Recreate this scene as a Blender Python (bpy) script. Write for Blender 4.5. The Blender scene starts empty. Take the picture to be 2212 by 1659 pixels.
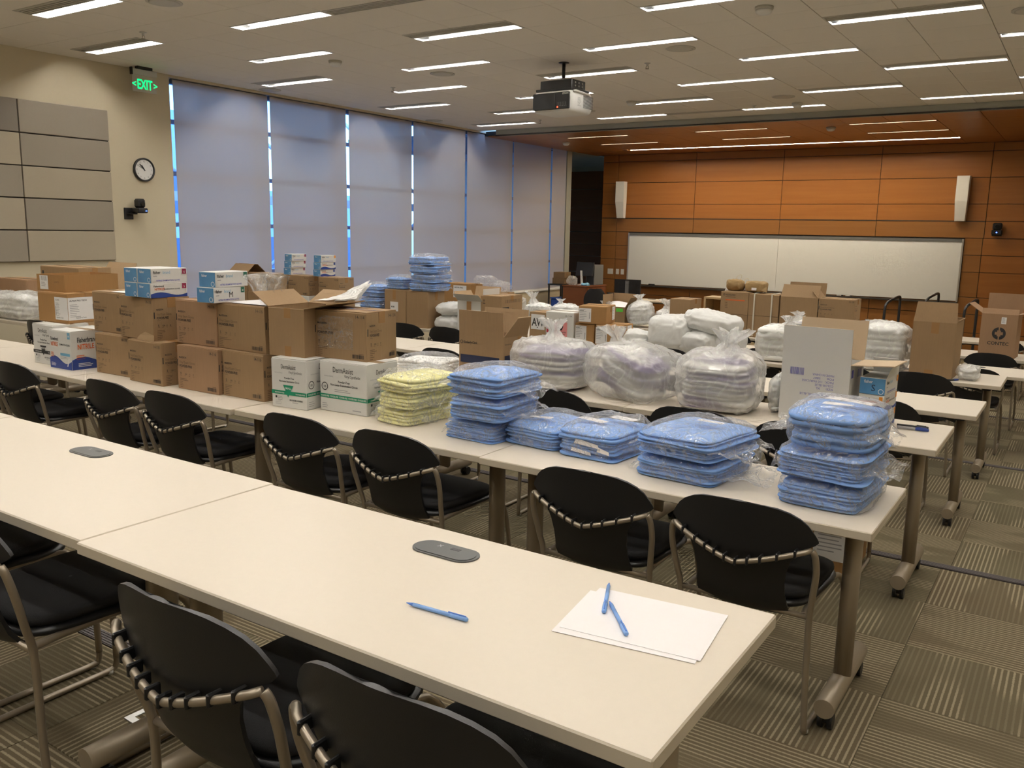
import bpy, bmesh, math, random
from mathutils import Vector, Matrix, noise
PI = math.pi
random.seed(7)

# ------------------------------------------------------------------ camera, world, exposure
sc = bpy.context.scene
COL = sc.collection
CAMZ = 2.102
def set_camera():
    f, yaw, pitch, roll = 1862.215, -0.58336466, 0.17614317, -0.01880045
    cy, sy, cp, sp = math.cos(yaw), math.sin(yaw), math.cos(pitch), math.sin(pitch)
    fwd = Vector((sy*cp, cy*cp, -sp)); right = Vector((cy, -sy, 0)); down = fwd.cross(right)
    c, s = math.cos(roll), math.sin(roll)
    r2 = c*right + s*down; d2 = -s*right + c*down
    M = Matrix(((r2.x, -d2.x, -fwd.x, 0), (r2.y, -d2.y, -fwd.y, 0), (r2.z, -d2.z, -fwd.z, CAMZ), (0, 0, 0, 1)))
    cam = bpy.data.cameras.new('camera'); cam.sensor_fit = 'HORIZONTAL'; cam.sensor_width = 36.0
    cam.lens = f/2212*36.0; cam.clip_start = 0.05; cam.clip_end = 300
    o = bpy.data.objects.new('camera', cam); COL.objects.link(o); o.matrix_world = M
    sc.camera = o
    return r2, d2, fwd, f
CR, CD, CF, CFL = set_camera()
def to_pixel(p):
    d = Vector(p) - Vector((0, 0, CAMZ)); w = d.dot(CF)
    if w <= 0.05: return None
    return 1106 + CFL*d.dot(CR)/w, 829.5 + CFL*d.dot(CD)/w, w

sc.view_settings.view_transform = 'Standard'; sc.view_settings.look = 'None'
sc.view_settings.gamma = 1.0; sc.view_settings.use_curve_mapping = False
sc.view_settings.exposure = 0.85
LAMP = 50.0          # radiance of the fluorescent strips
COVE = 44.0          # warm strip over the front wall
LAMP_COL = (1.0, 0.955, 0.875)
COVE_COL = (1.0, 0.85, 0.62)
wd = bpy.data.worlds.new('sky'); sc.world = wd; wd.use_nodes = True
nt = wd.node_tree; nt.nodes.clear()
wo = nt.nodes.new('ShaderNodeOutputWorld'); wb = nt.nodes.new('ShaderNodeBackground')
sk = nt.nodes.new('ShaderNodeTexSky'); sk.sky_type = 'NISHITA'; sk.sun_disc = False
sk.sun_elevation = math.radians(38); sk.sun_rotation = math.radians(110)
tint = nt.nodes.new('ShaderNodeMix'); tint.data_type = 'RGBA'; tint.blend_type = 'MULTIPLY'; tint.inputs['Factor'].default_value = 1.0; tint.inputs['B'].default_value = (.40, .70, 1.15, 1)   # daylight seen at the indoor white balance
nt.links.new(sk.outputs[0], tint.inputs['A']); nt.links.new(tint.outputs['Result'], wb.inputs[0]); wb.inputs[1].default_value = 0.45
nt.links.new(wb.outputs[0], wo.inputs[0])
sc.cycles.max_bounces = 6; sc.cycles.diffuse_bounces = 4; sc.cycles.glossy_bounces = 2
sc.cycles.transmission_bounces = 3; sc.cycles.transparent_max_bounces = 10
sc.cycles.use_light_tree = False; sc.cycles.adaptive_threshold = 0.03
sc.cycles.caustics_reflective = False; sc.cycles.caustics_refractive = False
sc.cycles.sample_clamp_indirect = 4.0

# ------------------------------------------------------------------ materials
MATS = {}
def _mat(name):
    m = bpy.data.materials.new(name); m.use_nodes = True
    b = m.node_tree.nodes['Principled BSDF']
    MATS[name] = m
    return m, m.node_tree, b
def N(t, kind, **kw):
    n = t.nodes.new(kind)
    for k, v in kw.items(): setattr(n, k, v)
    return n
def plain(name, col, rough=.5, metal=0., spec=.5, var=0., scale=20., bump=0., bscale=200.):
    m, t, b = _mat(name)
    b.inputs['Base Color'].default_value = (*col, 1); b.inputs['Roughness'].default_value = rough
    b.inputs['Metallic'].default_value = metal; b.inputs['Specular IOR Level'].default_value = spec
    tc = N(t, 'ShaderNodeTexCoord')
    if var:
        nz = N(t, 'ShaderNodeTexNoise'); nz.inputs['Scale'].default_value = scale; nz.inputs['Detail'].default_value = 4
        t.links.new(tc.outputs['Object'], nz.inputs['Vector'])
        mx = N(t, 'ShaderNodeMix', data_type='RGBA')
        mx.inputs['A'].default_value = (*[c*(1-var) for c in col], 1); mx.inputs['B'].default_value = (*[min(1, c*(1+var)) for c in col], 1)
        t.links.new(nz.outputs['Fac'], mx.inputs['Factor']); t.links.new(mx.outputs['Result'], b.inputs['Base Color'])
    if bump:
        nb = N(t, 'ShaderNodeTexNoise'); nb.inputs['Scale'].default_value = bscale; nb.inputs['Detail'].default_value = 3
        t.links.new(tc.outputs['Object'], nb.inputs['Vector'])
        bp = N(t, 'ShaderNodeBump'); bp.inputs['Strength'].default_value = bump; bp.inputs['Distance'].default_value = .01
        t.links.new(nb.outputs['Fac'], bp.inputs['Height']); t.links.new(bp.outputs[0], b.inputs['Normal'])
    return m
def emit(name, col, s):
    m, t, b = _mat(name)
    b.inputs['Base Color'].default_value = (*col, 1)
    b.inputs['Emission Color'].default_value = (*col, 1); b.inputs['Emission Strength'].default_value = s
    return m
def math_(t, op, a, b=None, c=None):
    n = N(t, 'ShaderNodeMath', operation=op)
    for i, v in enumerate((a, b, c)):
        if v is None: continue
        if isinstance(v, (int, float)): n.inputs[i].default_value = v
        else: t.links.new(v, n.inputs[i])
    return n.outputs[0]
def mixc(t, f, a, b):
    mx = N(t, 'ShaderNodeMix', data_type='RGBA')
    for key, v in (('Factor', f), ('A', a), ('B', b)):
        if isinstance(v, (int, float)): mx.inputs[key].default_value = v
        elif isinstance(v, tuple): mx.inputs[key].default_value = (*v, 1)
        else: t.links.new(v, mx.inputs[key])
    return mx.outputs['Result']

def make_materials():
    plain('laminate', (.74, .665, .56), .38, var=.02, scale=60)
    plain('laminate_edge', (.60, .53, .42), .5)
    plain('taupe_metal', (.30, .245, .175), .38, metal=.25)
    plain('chair_metal', (.33, .28, .215), .34, metal=.55)
    plain('black_plastic', (.012, .012, .013), .42, spec=.45, bump=.08, bscale=500)
    plain('black_fabric', (.010, .010, .012), .85, bump=.3, bscale=700)
    plain('black_metal', (.015, .015, .016), .4)
    plain('grey_lid', (.07, .072, .07), .42)
    plain('paint_beige', (.60, .53, .385), .8, bump=.04, bscale=150)
    plain('paint_grey', (.40, .40, .345), .8)
    plain('ceiling_tile', (.84, .80, .73), .9, var=.02, scale=90, bump=.15, bscale=260)
    plain('dark_gap', (.05, .045, .038), .9)
    plain('slat_dark', (.055, .045, .040), .6)
    plain('white_metal', (.80, .80, .78), .4)
    plain('reflector', (.80, .80, .79), .16, metal=1.0)
    plain('white_plastic', (.78, .78, .76), .45)
    plain('offwhite_plastic', (.55, .53, .47), .5)
    plain('acoustic_a', (.33, .29, .235), .95, var=.05, scale=300, bump=.3, bscale=900)
    plain('acoustic_b', (.43, .375, .285), .95, var=.05, scale=300, bump=.3, bscale=900)
    plain('acoustic_c', (.245, .215, .18), .95, var=.05, scale=300, bump=.3, bscale=900)
    plain('whiteboard', (.86, .89, .90), .28)
    plain('aluminium', (.62, .62, .60), .35, metal=.8)
    plain('dark_trim', (.035, .028, .022), .6)
    plain('nosing', (.075, .062, .062), .6)
    plain('paper', (.90, .87, .87), .6)
    plain('white_card', (.70, .69, .66), .55, var=.02, scale=12)
    plain('white_card_inside', (.55, .42, .28), .8)
    plain('label_paper', (.80, .79, .78), .6)
    plain('ink', (.015, .014, .014), .6)
    plain('ink_faded', (.14, .085, .045), .7)
    plain('ink_grey', (.36, .36, .37), .7)
    plain('ink_orange', (.72, .14, .03), .6)
    plain('ink_blue', (.02, .05, .25), .5)
    plain('ink_navy', (.012, .018, .055), .5)
    plain('ink_violet', (.10, .10, .42), .6)
    plain('ink_green', (.0, .23, .12), .5)
    plain('ink_lime', (.10, .55, .05), .6)
    plain('ink_red', (.45, .02, .03), .5)
    plain('ink_pink', (.78, .30, .30), .6)
    plain('ink_maroon', (.25, .01, .06), .5)
    plain('ink_dkgreen', (.01, .11, .07), .5)
    plain('ink_amber', (.80, .30, .03), .5)
    plain('ink_sky', (.17, .42, .62), .5)
    plain('tape', (.36, .20, .085), .25)
    plain('clear_tape', (.50, .36, .22), .12)
    plain('pen_blue', (.10, .24, .72), .25)
    plain('pen_light', (.22, .42, .85), .2)
    plain('screen', (.01, .01, .011), .2)
    plain('grey_plastic', (.16, .165, .17), .45)
    plain('pine', (.50, .36, .19), .6, var=.1, scale=30)
    plain('blue_bin', (.02, .09, .45), .4)
    plain('sky_cloth', (.25, .55, .80), .7)
    plain('strap', (.70, .66, .55), .5)
    plain('brown_paper', (.33, .22, .10), .85, var=.1, scale=15, bump=.4, bscale=30)
    plain('leaf', (.06, .16, .04), .8, var=.4, scale=4)
    plain('brace_white', (.75, .78, .82), .5)
    plain('facade', (.40, .55, .78), .8)  # blue skylight painted into the wall colour
    plain('facade_glass', (.10, .16, .26), .15)
    plain('ground', (.30, .42, .58), .9)  # bluish haze painted into the ground colour
    plain('mullion', (.30, .33, .38), .4)
    emit('lamp', LAMP_COL, LAMP); emit('cove', COVE_COL, COVE)
    emit('exit_green', (.0, .75, .18), 1.1); emit('led_blue', (.05, .12, 1.0), 6.0); emit('led_red', (1.0, .05, .02), 4.0)
    # cardboards
    for nm, c in (('kraft', (.315, .205, .110)), ('kraft_red', (.335, .205, .118)), ('kraft_orange', (.36, .20, .078)), ('kraft_dark', (.24, .155, .08)), ('kraft_pale', (.45, .315, .185))):
        m, t, b = _mat(nm)
        tc = N(t, 'ShaderNodeTexCoord'); oi = N(t, 'ShaderNodeObjectInfo')
        mp = N(t, 'ShaderNodeMapping'); mp.inputs['Scale'].default_value = (60, 60, 3)
        t.links.new(tc.outputs['Object'], mp.inputs['Vector'])
        a = N(t, 'ShaderNodeTexNoise'); a.inputs['Scale'].default_value = 2.0; t.links.new(mp.outputs[0], a.inputs['Vector'])
        w = N(t, 'ShaderNodeTexNoise'); w.inputs['Scale'].default_value = 6.0; w.inputs['Detail'].default_value = 3; t.links.new(tc.outputs['Object'], w.inputs['Vector'])
        fac = math_(t, 'ADD', math_(t, 'MULTIPLY', a.outputs['Fac'], .5), math_(t, 'MULTIPLY', w.outputs['Fac'], .5))
        t.links.new(mixc(t, fac, tuple(x*.86 for x in c), tuple(min(1, x*1.15) for x in c)), b.inputs['Base Color'])
        b.inputs['Roughness'].default_value = .72; b.inputs['Specular IOR Level'].default_value = .3
        bp = N(t, 'ShaderNodeBump'); bp.inputs['Strength'].default_value = .12; bp.inputs['Distance'].default_value = .004
        t.links.new(a.outputs['Fac'], bp.inputs['Height']); t.links.new(bp.outputs[0], b.inputs['Normal'])
    # wood veneers
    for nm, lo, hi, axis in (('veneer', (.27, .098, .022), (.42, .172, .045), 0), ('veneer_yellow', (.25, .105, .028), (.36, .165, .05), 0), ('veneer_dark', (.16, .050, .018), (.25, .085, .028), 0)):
        m, t, b = _mat(nm)
        tc = N(t, 'ShaderNodeTexCoord'); oi = N(t, 'ShaderNodeObjectInfo')
        ad = N(t, 'ShaderNodeVectorMath', operation='ADD'); t.links.new(tc.outputs['Object'], ad.inputs[0])
        cmb = N(t, 'ShaderNodeCombineXYZ'); rr = math_(t, 'MULTIPLY', oi.outputs['Random'], 40.0)
        for i in range(3): t.links.new(rr, cmb.inputs[i])
        t.links.new(cmb.outputs[0], ad.inputs[1])
        mp = N(t, 'ShaderNodeMapping'); mp.inputs['Scale'].default_value = (.55, 7, 9)
        t.links.new(ad.outputs[0], mp.inputs['Vector'])
        a = N(t, 'ShaderNodeTexNoise'); a.inputs['Scale'].default_value = 1.0; a.inputs['Detail'].default_value = 5; a.inputs['Distortion'].default_value = .6
        t.links.new(mp.outputs[0], a.inputs['Vector'])
        mp2 = N(t, 'ShaderNodeMapping'); mp2.inputs['Scale'].default_value = (3, 120, 160); t.links.new(ad.outputs[0], mp2.inputs['Vector'])
        a2 = N(t, 'ShaderNodeTexNoise'); a2.inputs['Scale'].default_value = 1.0; t.links.new(mp2.outputs[0], a2.inputs['Vector'])
        fac = math_(t, 'ADD', math_(t, 'MULTIPLY', a.outputs['Fac'], .75), math_(t, 'MULTIPLY', a2.outputs['Fac'], .3))
        t.links.new(mixc(t, fac, lo, hi), b.inputs['Base Color'])
        b.inputs['Roughness'].default_value = .34; b.inputs['Specular IOR Level'].default_value = .4
    # carpet
    m, t, b = _mat('carpet')
    tc = N(t, 'ShaderNodeTexCoord'); oi = N(t, 'ShaderNodeObjectInfo')
    sp = N(t, 'ShaderNodeSeparateXYZ'); t.links.new(tc.outputs['Object'], sp.inputs[0])
    rnd = oi.outputs['Random']
    off = N(t, 'ShaderNodeVectorMath', operation='ADD'); t.links.new(tc.outputs['Object'], off.inputs[0])
    cmb = N(t, 'ShaderNodeCombineXYZ'); t.links.new(math_(t, 'MULTIPLY', rnd, 57.0), cmb.inputs[0]); t.links.new(math_(t, 'MULTIPLY', rnd, 31.0), cmb.inputs[1])
    t.links.new(cmb.outputs[0], off.inputs[1])
    mpb = N(t, 'ShaderNodeMapping'); mpb.inputs['Scale'].default_value = (1.0, 3.2, 1); t.links.new(off.outputs[0], mpb.inputs['Vector'])
    band = N(t, 'ShaderNodeTexNoise'); band.inputs['Scale'].default_value = 1.5; band.inputs['Detail'].default_value = .5; t.links.new(mpb.outputs[0], band.inputs['Vector'])
    ln = math_(t, 'SINE', math_(t, 'MULTIPLY', sp.outputs['Y'], 2*PI/.021))
    wig = N(t, 'ShaderNodeTexNoise'); wig.inputs['Scale'].default_value = 130.0; wig.inputs['Detail'].default_value = 2; t.links.new(off.outputs[0], wig.inputs['Vector'])
    ln2 = math_(t, 'ADD', ln, math_(t, 'MULTIPLY_ADD', wig.outputs['Fac'], 1.4, -.7))
    stripe = N(t, 'ShaderNodeMapRange'); stripe.inputs['From Min'].default_value = .15; stripe.inputs['From Max'].default_value = .75; t.links.new(ln2, stripe.inputs['Value'])
    bm_ = N(t, 'ShaderNodeMapRange'); bm_.inputs['From Min'].default_value = .44; bm_.inputs['From Max'].default_value = .50
    t.links.new(math_(t, 'ADD', band.outputs['Fac'], math_(t, 'MULTIPLY_ADD', rnd, .16, -.08)), bm_.inputs['Value'])
    base = mixc(t, rnd, (.125, .105, .062), (.165, .115, .070))
    b2 = N(t, 'ShaderNodeTexNoise'); b2.inputs['Scale'].default_value = 3.0; t.links.new(off.outputs[0], b2.inputs['Vector'])
    base = mixc(t, math_(t, 'MULTIPLY', b2.outputs['Fac'], .8), base, (.21, .185, .115))
    fac = math_(t, 'MULTIPLY', math_(t, 'MULTIPLY_ADD', bm_.outputs[0], .62, .18), stripe.outputs[0])
    col = mixc(t, fac, base, (.50, .42, .285))
    fine = N(t, 'ShaderNodeTexNoise'); fine.inputs['Scale'].default_value = 420.0; fine.inputs['Detail'].default_value = 2; t.links.new(tc.outputs['Object'], fine.inputs['Vector'])
    col = mixc(t, math_(t, 'MULTIPLY', fine.outputs['Fac'], .55), col, (.05, .042, .026))
    t.links.new(col, b.inputs['Base Color']); b.inputs['Roughness'].default_value = .95; b.inputs['Specular IOR Level'].default_value = .1
    bp = N(t, 'ShaderNodeBump'); bp.inputs['Strength'].default_value = .5; bp.inputs['Distance'].default_value = .004
    t.links.new(math_(t, 'ADD', fine.outputs['Fac'], math_(t, 'MULTIPLY', stripe.outputs[0], .4)), bp.inputs['Height']); t.links.new(bp.outputs[0], b.inputs['Normal'])
    # cloth
    for nm, c, hi in (('gown_blue', (.15, .30, .66), (.30, .48, .86)), ('gown_yellow', (.80, .76, .28), (.95, .92, .55)), ('wrap_white', (.80, .80, .77), (.93, .93, .91))):
        m, t, b = _mat(nm)
        tc = N(t, 'ShaderNodeTexCoord')
        a = N(t, 'ShaderNodeTexNoise'); a.inputs['Scale'].default_value = 14.0; a.inputs['Detail'].default_value = 5; t.links.new(tc.outputs['Object'], a.inputs['Vector'])
        t.links.new(mixc(t, a.outputs['Fac'], c, hi), b.inputs['Base Color']); b.inputs['Roughness'].default_value = .85; b.inputs['Specular IOR Level'].default_value = .2
        bp = N(t, 'ShaderNodeBump'); bp.inputs['Strength'].default_value = .6; bp.inputs['Distance'].default_value = .012
        t.links.new(a.outputs['Fac'], bp.inputs['Height']); t.links.new(bp.outputs[0], b.inputs['Normal'])
    # layered gowns (white / grey / lavender sheets)
    m, t, b = _mat('gown_layers')
    tc = N(t, 'ShaderNodeTexCoord'); sp = N(t, 'ShaderNodeSeparateXYZ'); t.links.new(tc.outputs['Object'], sp.inputs[0])
    oi = N(t, 'ShaderNodeObjectInfo')
    mp = N(t, 'ShaderNodeMapping'); mp.inputs['Scale'].default_value = (2.5, 2.5, 34); t.links.new(tc.outputs['Object'], mp.inputs['Vector'])
    a = N(t, 'ShaderNodeTexNoise', noise_dimensions='4D'); a.inputs['Scale'].default_value = 1.0; a.inputs['Detail'].default_value = 1; t.links.new(mp.outputs[0], a.inputs['Vector']); t.links.new(math_(t, 'MULTIPLY', oi.outputs['Random'], 20.0), a.inputs['W'])
    rp = N(t, 'ShaderNodeValToRGB'); cr = rp.color_ramp; cr.interpolation = 'LINEAR'
    cr.elements[0].position = .40; cr.elements[0].color = (.17, .12, .28, 1); cr.elements[1].position = .56; cr.elements[1].color = (.82, .80, .76, 1)
    e = cr.elements.new(.46); e.color = (.33, .29, .38, 1); e = cr.elements.new(.51); e.color = (.55, .54, .53, 1)
    t.links.new(a.outputs['Fac'], rp.inputs[0]); t.links.new(rp.outputs[0], b.inputs['Base Color']); b.inputs['Roughness'].default_value = .9
    # films: (name, opacity, colour, gloss roughness, crinkle scale, rim opacity, bump, white ridge streaks painted as crinkle highlights)
    for nm, base_f, white, rough, bsc, edge, bst, rdg in (('clear_film', .03, (.92, .93, .95), .08, 16., .34, .9, .30), ('milky_film', .30, (.97, .97, .95), .18, 7., .45, .5, .12), ('white_film', .95, (.94, .94, .92), .30, 7., .1, .45, .05)):
        m = bpy.data.materials.new(nm); m.use_nodes = True; MATS[nm] = m; t = m.node_tree; t.nodes.remove(t.nodes['Principled BSDF']); out = t.nodes['Material Output']
        df = N(t, 'ShaderNodeBsdfDiffuse'); df.inputs[0].default_value = (*white, 1); tl = N(t, 'ShaderNodeBsdfTranslucent'); tl.inputs[0].default_value = (*white, 1)
        gl = N(t, 'ShaderNodeBsdfGlossy'); gl.inputs[0].default_value = (1, 1, 1, 1); gl.inputs['Roughness'].default_value = rough
        tc = N(t, 'ShaderNodeTexCoord')
        a = N(t, 'ShaderNodeTexNoise'); a.inputs['Scale'].default_value = bsc; a.inputs['Detail'].default_value = 4; a.inputs['Roughness'].default_value = .55; a.inputs['Distortion'].default_value = 1.4
        t.links.new(tc.outputs['Object'], a.inputs['Vector'])
        rid = math_(t, 'MAXIMUM', math_(t, 'SUBTRACT', 1.0, math_(t, 'MULTIPLY', math_(t, 'ABSOLUTE', math_(t, 'SUBTRACT', a.outputs['Fac'], .5)), 12.0)), 0.0)
        bp = N(t, 'ShaderNodeBump'); bp.inputs['Strength'].default_value = bst; bp.inputs['Distance'].default_value = .03
        t.links.new(math_(t, 'ADD', a.outputs['Fac'], math_(t, 'MULTIPLY', rid, .10)), bp.inputs['Height'])
        t.links.new(bp.outputs[0], gl.inputs['Normal'])
        m1 = N(t, 'ShaderNodeMixShader'); m1.inputs[0].default_value = .25; t.links.new(df.outputs[0], m1.inputs[1]); t.links.new(tl.outputs[0], m1.inputs[2])
        fr = N(t, 'ShaderNodeLayerWeight'); fr.inputs['Blend'].default_value = .5; t.links.new(bp.outputs[0], fr.inputs['Normal'])
        tr = N(t, 'ShaderNodeBsdfTransparent'); m2 = N(t, 'ShaderNodeMixShader'); m3 = N(t, 'ShaderNodeMixShader')
        lw = N(t, 'ShaderNodeLayerWeight'); lw.inputs['Blend'].default_value = .3
        fac = math_(t, 'ADD', math_(t, 'MULTIPLY_ADD', math_(t, 'POWER', rid, 2.0), rdg, base_f), math_(t, 'MULTIPLY', math_(t, 'POWER', lw.outputs['Facing'], 3.0), edge))
        fac = math_(t, 'MINIMUM', fac, 1.0)
        t.links.new(fac, m2.inputs[0]); t.links.new(tr.outputs[0], m2.inputs[1]); t.links.new(m1.outputs[0], m2.inputs[2])
        t.links.new(math_(t, 'MULTIPLY_ADD', math_(t, 'POWER', fr.outputs['Facing'], 4.0), .45, .075), m3.inputs[0]); t.links.new(m2.outputs[0], m3.inputs[1]); t.links.new(gl.outputs[0], m3.inputs[2])
        t.links.new(m3.outputs[0], out.inputs[0])
    # roller shade fabric
    m = bpy.data.materials.new('shade_fabric'); m.use_nodes = True; MATS['shade_fabric'] = m; t = m.node_tree; t.nodes.remove(t.nodes['Principled BSDF']); out = t.nodes['Material Output']
    df = N(t, 'ShaderNodeBsdfDiffuse'); df.inputs[0].default_value = (.60, .57, .55, 1); tl = N(t, 'ShaderNodeBsdfTranslucent'); tl.inputs[0].default_value = (.92, .72, .56, 1)
    tr = N(t, 'ShaderNodeBsdfTransparent'); m1 = N(t, 'ShaderNodeMixShader'); m1.inputs[0].default_value = .35; m2 = N(t, 'ShaderNodeMixShader'); m2.inputs[0].default_value = .10
    t.links.new(df.outputs[0], m1.inputs[1]); t.links.new(tl.outputs[0], m1.inputs[2]); t.links.new(m1.outputs[0], m2.inputs[1]); t.links.new(tr.outputs[0], m2.inputs[2]); t.links.new(m2.outputs[0], out.inputs[0])
    # window glass
    m = bpy.data.materials.new('window_glass'); m.use_nodes = True; MATS['window_glass'] = m; t = m.node_tree; b = t.nodes['Principled BSDF']; out = t.nodes['Material Output']
    b.inputs['Base Color'].default_value = (.8, .9, 1, 1); b.inputs['Roughness'].default_value = .02
    tr = N(t, 'ShaderNodeBsdfTransparent'); tr.inputs[0].default_value = (.86, .93, 1, 1); ms = N(t, 'ShaderNodeMixShader'); ms.inputs[0].default_value = .06
    t.links.new(tr.outputs[0], ms.inputs[1]); t.links.new(b.outputs[0], ms.inputs[2]); t.links.new(ms.outputs[0], out.inputs[0])
    # blue gradient panel of the glove boxes
    m, t, b = _mat('glove_blue')
    tc = N(t, 'ShaderNodeTexCoord'); a = N(t, 'ShaderNodeTexNoise'); a.inputs['Scale'].default_value = 9.0; t.links.new(tc.outputs['Object'], a.inputs['Vector'])
    t.links.new(mixc(t, a.outputs['Fac'], (.035, .15, .38), (.14, .37, .62)), b.inputs['Base Color']); b.inputs['Roughness'].default_value = .4
make_materials()

# ------------------------------------------------------------------ mesh helpers
class MB:
    def __init__(s): s.v = []; s.f = []; s.m = []; s.sm = []
    def add(s, vs, fs, mat=0, smooth=False, M=None):
        o = len(s.v)
        if M is not None: vs = [M @ Vector(p) for p in vs]
        s.v.extend([tuple(p) for p in vs])
        for f in fs: s.f.append(tuple(i+o for i in f)); s.m.append(mat); s.sm.append(smooth)
        return s
    def box(s, x0, x1, y0, y1, z0, z1, mat=0, M=None, b=0.):
        if b <= 0:
            vs = [(x0,y0,z0),(x1,y0,z0),(x1,y1,z0),(x0,y1,z0),(x0,y0,z1),(x1,y0,z1),(x1,y1,z1),(x0,y1,z1)]
            return s.add(vs, [(0,3,2,1),(4,5,6,7),(0,1,5,4),(1,2,6,5),(2,3,7,6),(3,0,4,7)], mat, False, M)
        b = min(b, (x1-x0)/2.01, (y1-y0)/2.01, (z1-z0)/2.01)
        vs = []; idx = {}
        X = (x0, x1); Y = (y0, y1); Z = (z0, z1)
        for i in (0, 1):
            for j in (0, 1):
                for k in (0, 1):
                    dx, dy, dz = (b, -b)[i], (b, -b)[j], (b, -b)[k]
                    for a, p in enumerate(((X[i], Y[j]+dy, Z[k]+dz), (X[i]+dx, Y[j], Z[k]+dz), (X[i]+dx, Y[j]+dy, Z[k]))):
                        idx[i, j, k, a] = len(vs); vs.append(p)
        g = lambda i, j, k, a: idx[i, j, k, a]
        fs = []
        for i in (0, 1): fs.append([g(i,0,0,0), g(i,1,0,0), g(i,1,1,0), g(i,0,1,0)])
        for j in (0, 1): fs.append([g(0,j,0,1), g(1,j,0,1), g(1,j,1,1), g(0,j,1,1)])
        for k in (0, 1): fs.append([g(0,0,k,2), g(1,0,k,2), g(1,1,k,2), g(0,1,k,2)])
        for j in (0, 1):
            for k in (0, 1): fs.append([g(0,j,k,1), g(1,j,k,1), g(1,j,k,2), g(0,j,k,2)])
            for i in (0, 1): fs.append([g(i,j,0,0), g(i,j,1,0), g(i,j,1,1), g(i,j,0,1)])
        for i in (0, 1):
            for k in (0, 1): fs.append([g(i,0,k,0), g(i,1,k,0), g(i,1,k,2), g(i,0,k,2)])
        for i in (0, 1):
            for j in (0, 1):
                for k in (0, 1): fs.append([g(i,j,k,0), g(i,j,k,1), g(i,j,k,2)])
        c = Vector(((x0+x1)/2, (y0+y1)/2, (z0+z1)/2)); out = []
        for f in fs:
            p = [Vector(vs[q]) for q in f]; n = (p[1]-p[0]).cross(p[2]-p[0]); mid = sum(p, Vector())/len(p)
            out.append(tuple(f) if n.dot(mid-c) > 0 else tuple(reversed(f)))
        return s.add(vs, out, mat, False, M)
    def quad(s, pts, mat=0): return s.add(pts, [tuple(range(len(pts)))], mat)
    def tube(s, path, r, seg=10, mat=0, cap=True, M=None, ry=None, closed=False):
        P = [Vector(p) for p in path]; n = len(P); rings = []
        up = Vector((0, 0, 1)); prev = None; vs = []
        for i, p in enumerate(P):
            if closed: d = P[(i+1) % n]-P[i-1]
            else: d = (P[min(i+1, n-1)]-P[max(i-1, 0)])
            d.normalize()
            if prev is None:
                a = up if abs(d.z) < .9 else Vector((1, 0, 0))
                u = d.cross(a).normalized()
            else: u = (prev - d*prev.dot(d)).normalized()
            prev = u; w = d.cross(u)
            rr = r[i] if isinstance(r, (list, tuple)) else r
            r2 = rr if ry is None else ry
            vs += [p + u*math.cos(2*PI*k/seg)*rr + w*math.sin(2*PI*k/seg)*r2 for k in range(seg)]
        fs = []
        for i in range(n if closed else n-1):
            a, b = i*seg, ((i+1) % n)*seg
            for k in range(seg): fs.append((a+k, a+(k+1) % seg, b+(k+1) % seg, b+k))
        s.add(vs, fs, mat, True, M)
        if cap and not closed:
            o = len(s.v)-len(vs)
            s.f.append(tuple(o+k for k in reversed(range(seg)))); s.m.append(mat); s.sm.append(False)
            s.f.append(tuple(o+(n-1)*seg+k for k in range(seg))); s.m.append(mat); s.sm.append(False)
        return s
    def lathe(s, prof, seg=24, mat=0, M=None, smooth=True, cap=True):
        vs = []; fs = []
        for r, z in prof: vs += [(r*math.cos(2*PI*k/seg), r*math.sin(2*PI*k/seg), z) for k in range(seg)]
        for i in range(len(prof)-1):
            for k in range(seg): fs.append((i*seg+k, i*seg+(k+1) % seg, (i+1)*seg+(k+1) % seg, (i+1)*seg+k))
        if cap: fs.append(tuple(reversed(range(seg)))); fs.append(tuple((len(prof)-1)*seg+k for k in range(seg)))
        return s.add(vs, fs, mat, smooth, M)
    def grid(s, fn, nu, nv, mat=0, smooth=True, M=None, wrap=False):
        vs = [fn(i/nu, j/nv) for j in range(nv+1) for i in range(nu+(0 if wrap else 1))]
        w = nu if wrap else nu+1; fs = []
        for j in range(nv):
            for i in range(nu): fs.append((j*w+i, j*w+(i+1) % w, (j+1)*w+(i+1) % w, (j+1)*w+i))
        return s.add(vs, fs, mat, smooth, M)
    def mesh(s, name, mats):
        me = bpy.data.meshes.new(name); me.from_pydata(s.v, [], s.f)
        for m in mats: me.materials.append(MATS[m] if isinstance(m, str) else m)
        me.polygons.foreach_set('material_index', s.m); me.polygons.foreach_set('use_smooth', s.sm)
        me.update(); return me
    def build(s, name, mats, parent=None, loc=(0,0,0), rot=(0,0,0), sharp=None, fix=False):
        if isinstance(mats, str): mats = [mats]
        me = s.mesh(name, mats)
        if fix:
            bm = bmesh.new(); bm.from_mesh(me); bmesh.ops.recalc_face_normals(bm, faces=bm.faces); bm.to_mesh(me); bm.free()
        if sharp: me.set_sharp_from_angle(angle=math.radians(sharp))
        return link(name, me, parent, loc, rot)
def link(name, me, parent=None, loc=(0,0,0), rot=(0,0,0)):
    o = bpy.data.objects.new(name, me); COL.objects.link(o); o.parent = parent
    o.location = loc; o.rotation_euler = rot if not isinstance(rot, (int, float)) else (0, 0, rot)
    return o
def tag(o, label=None, cat=None, group=None, kind=None):
    if label: o['label'] = label
    if cat: o['category'] = cat
    if group: o['group'] = group
    if kind: o['kind'] = kind
    return o
def thing(name, label, cat, loc=(0,0,0), rotz=0., group=None, rot=None):
    o = bpy.data.objects.new(name, None); COL.objects.link(o); o.location = loc; o.rotation_euler = rot or (0, 0, rotz)
    o.empty_display_size = .05
    return tag(o, label, cat, group)
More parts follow.
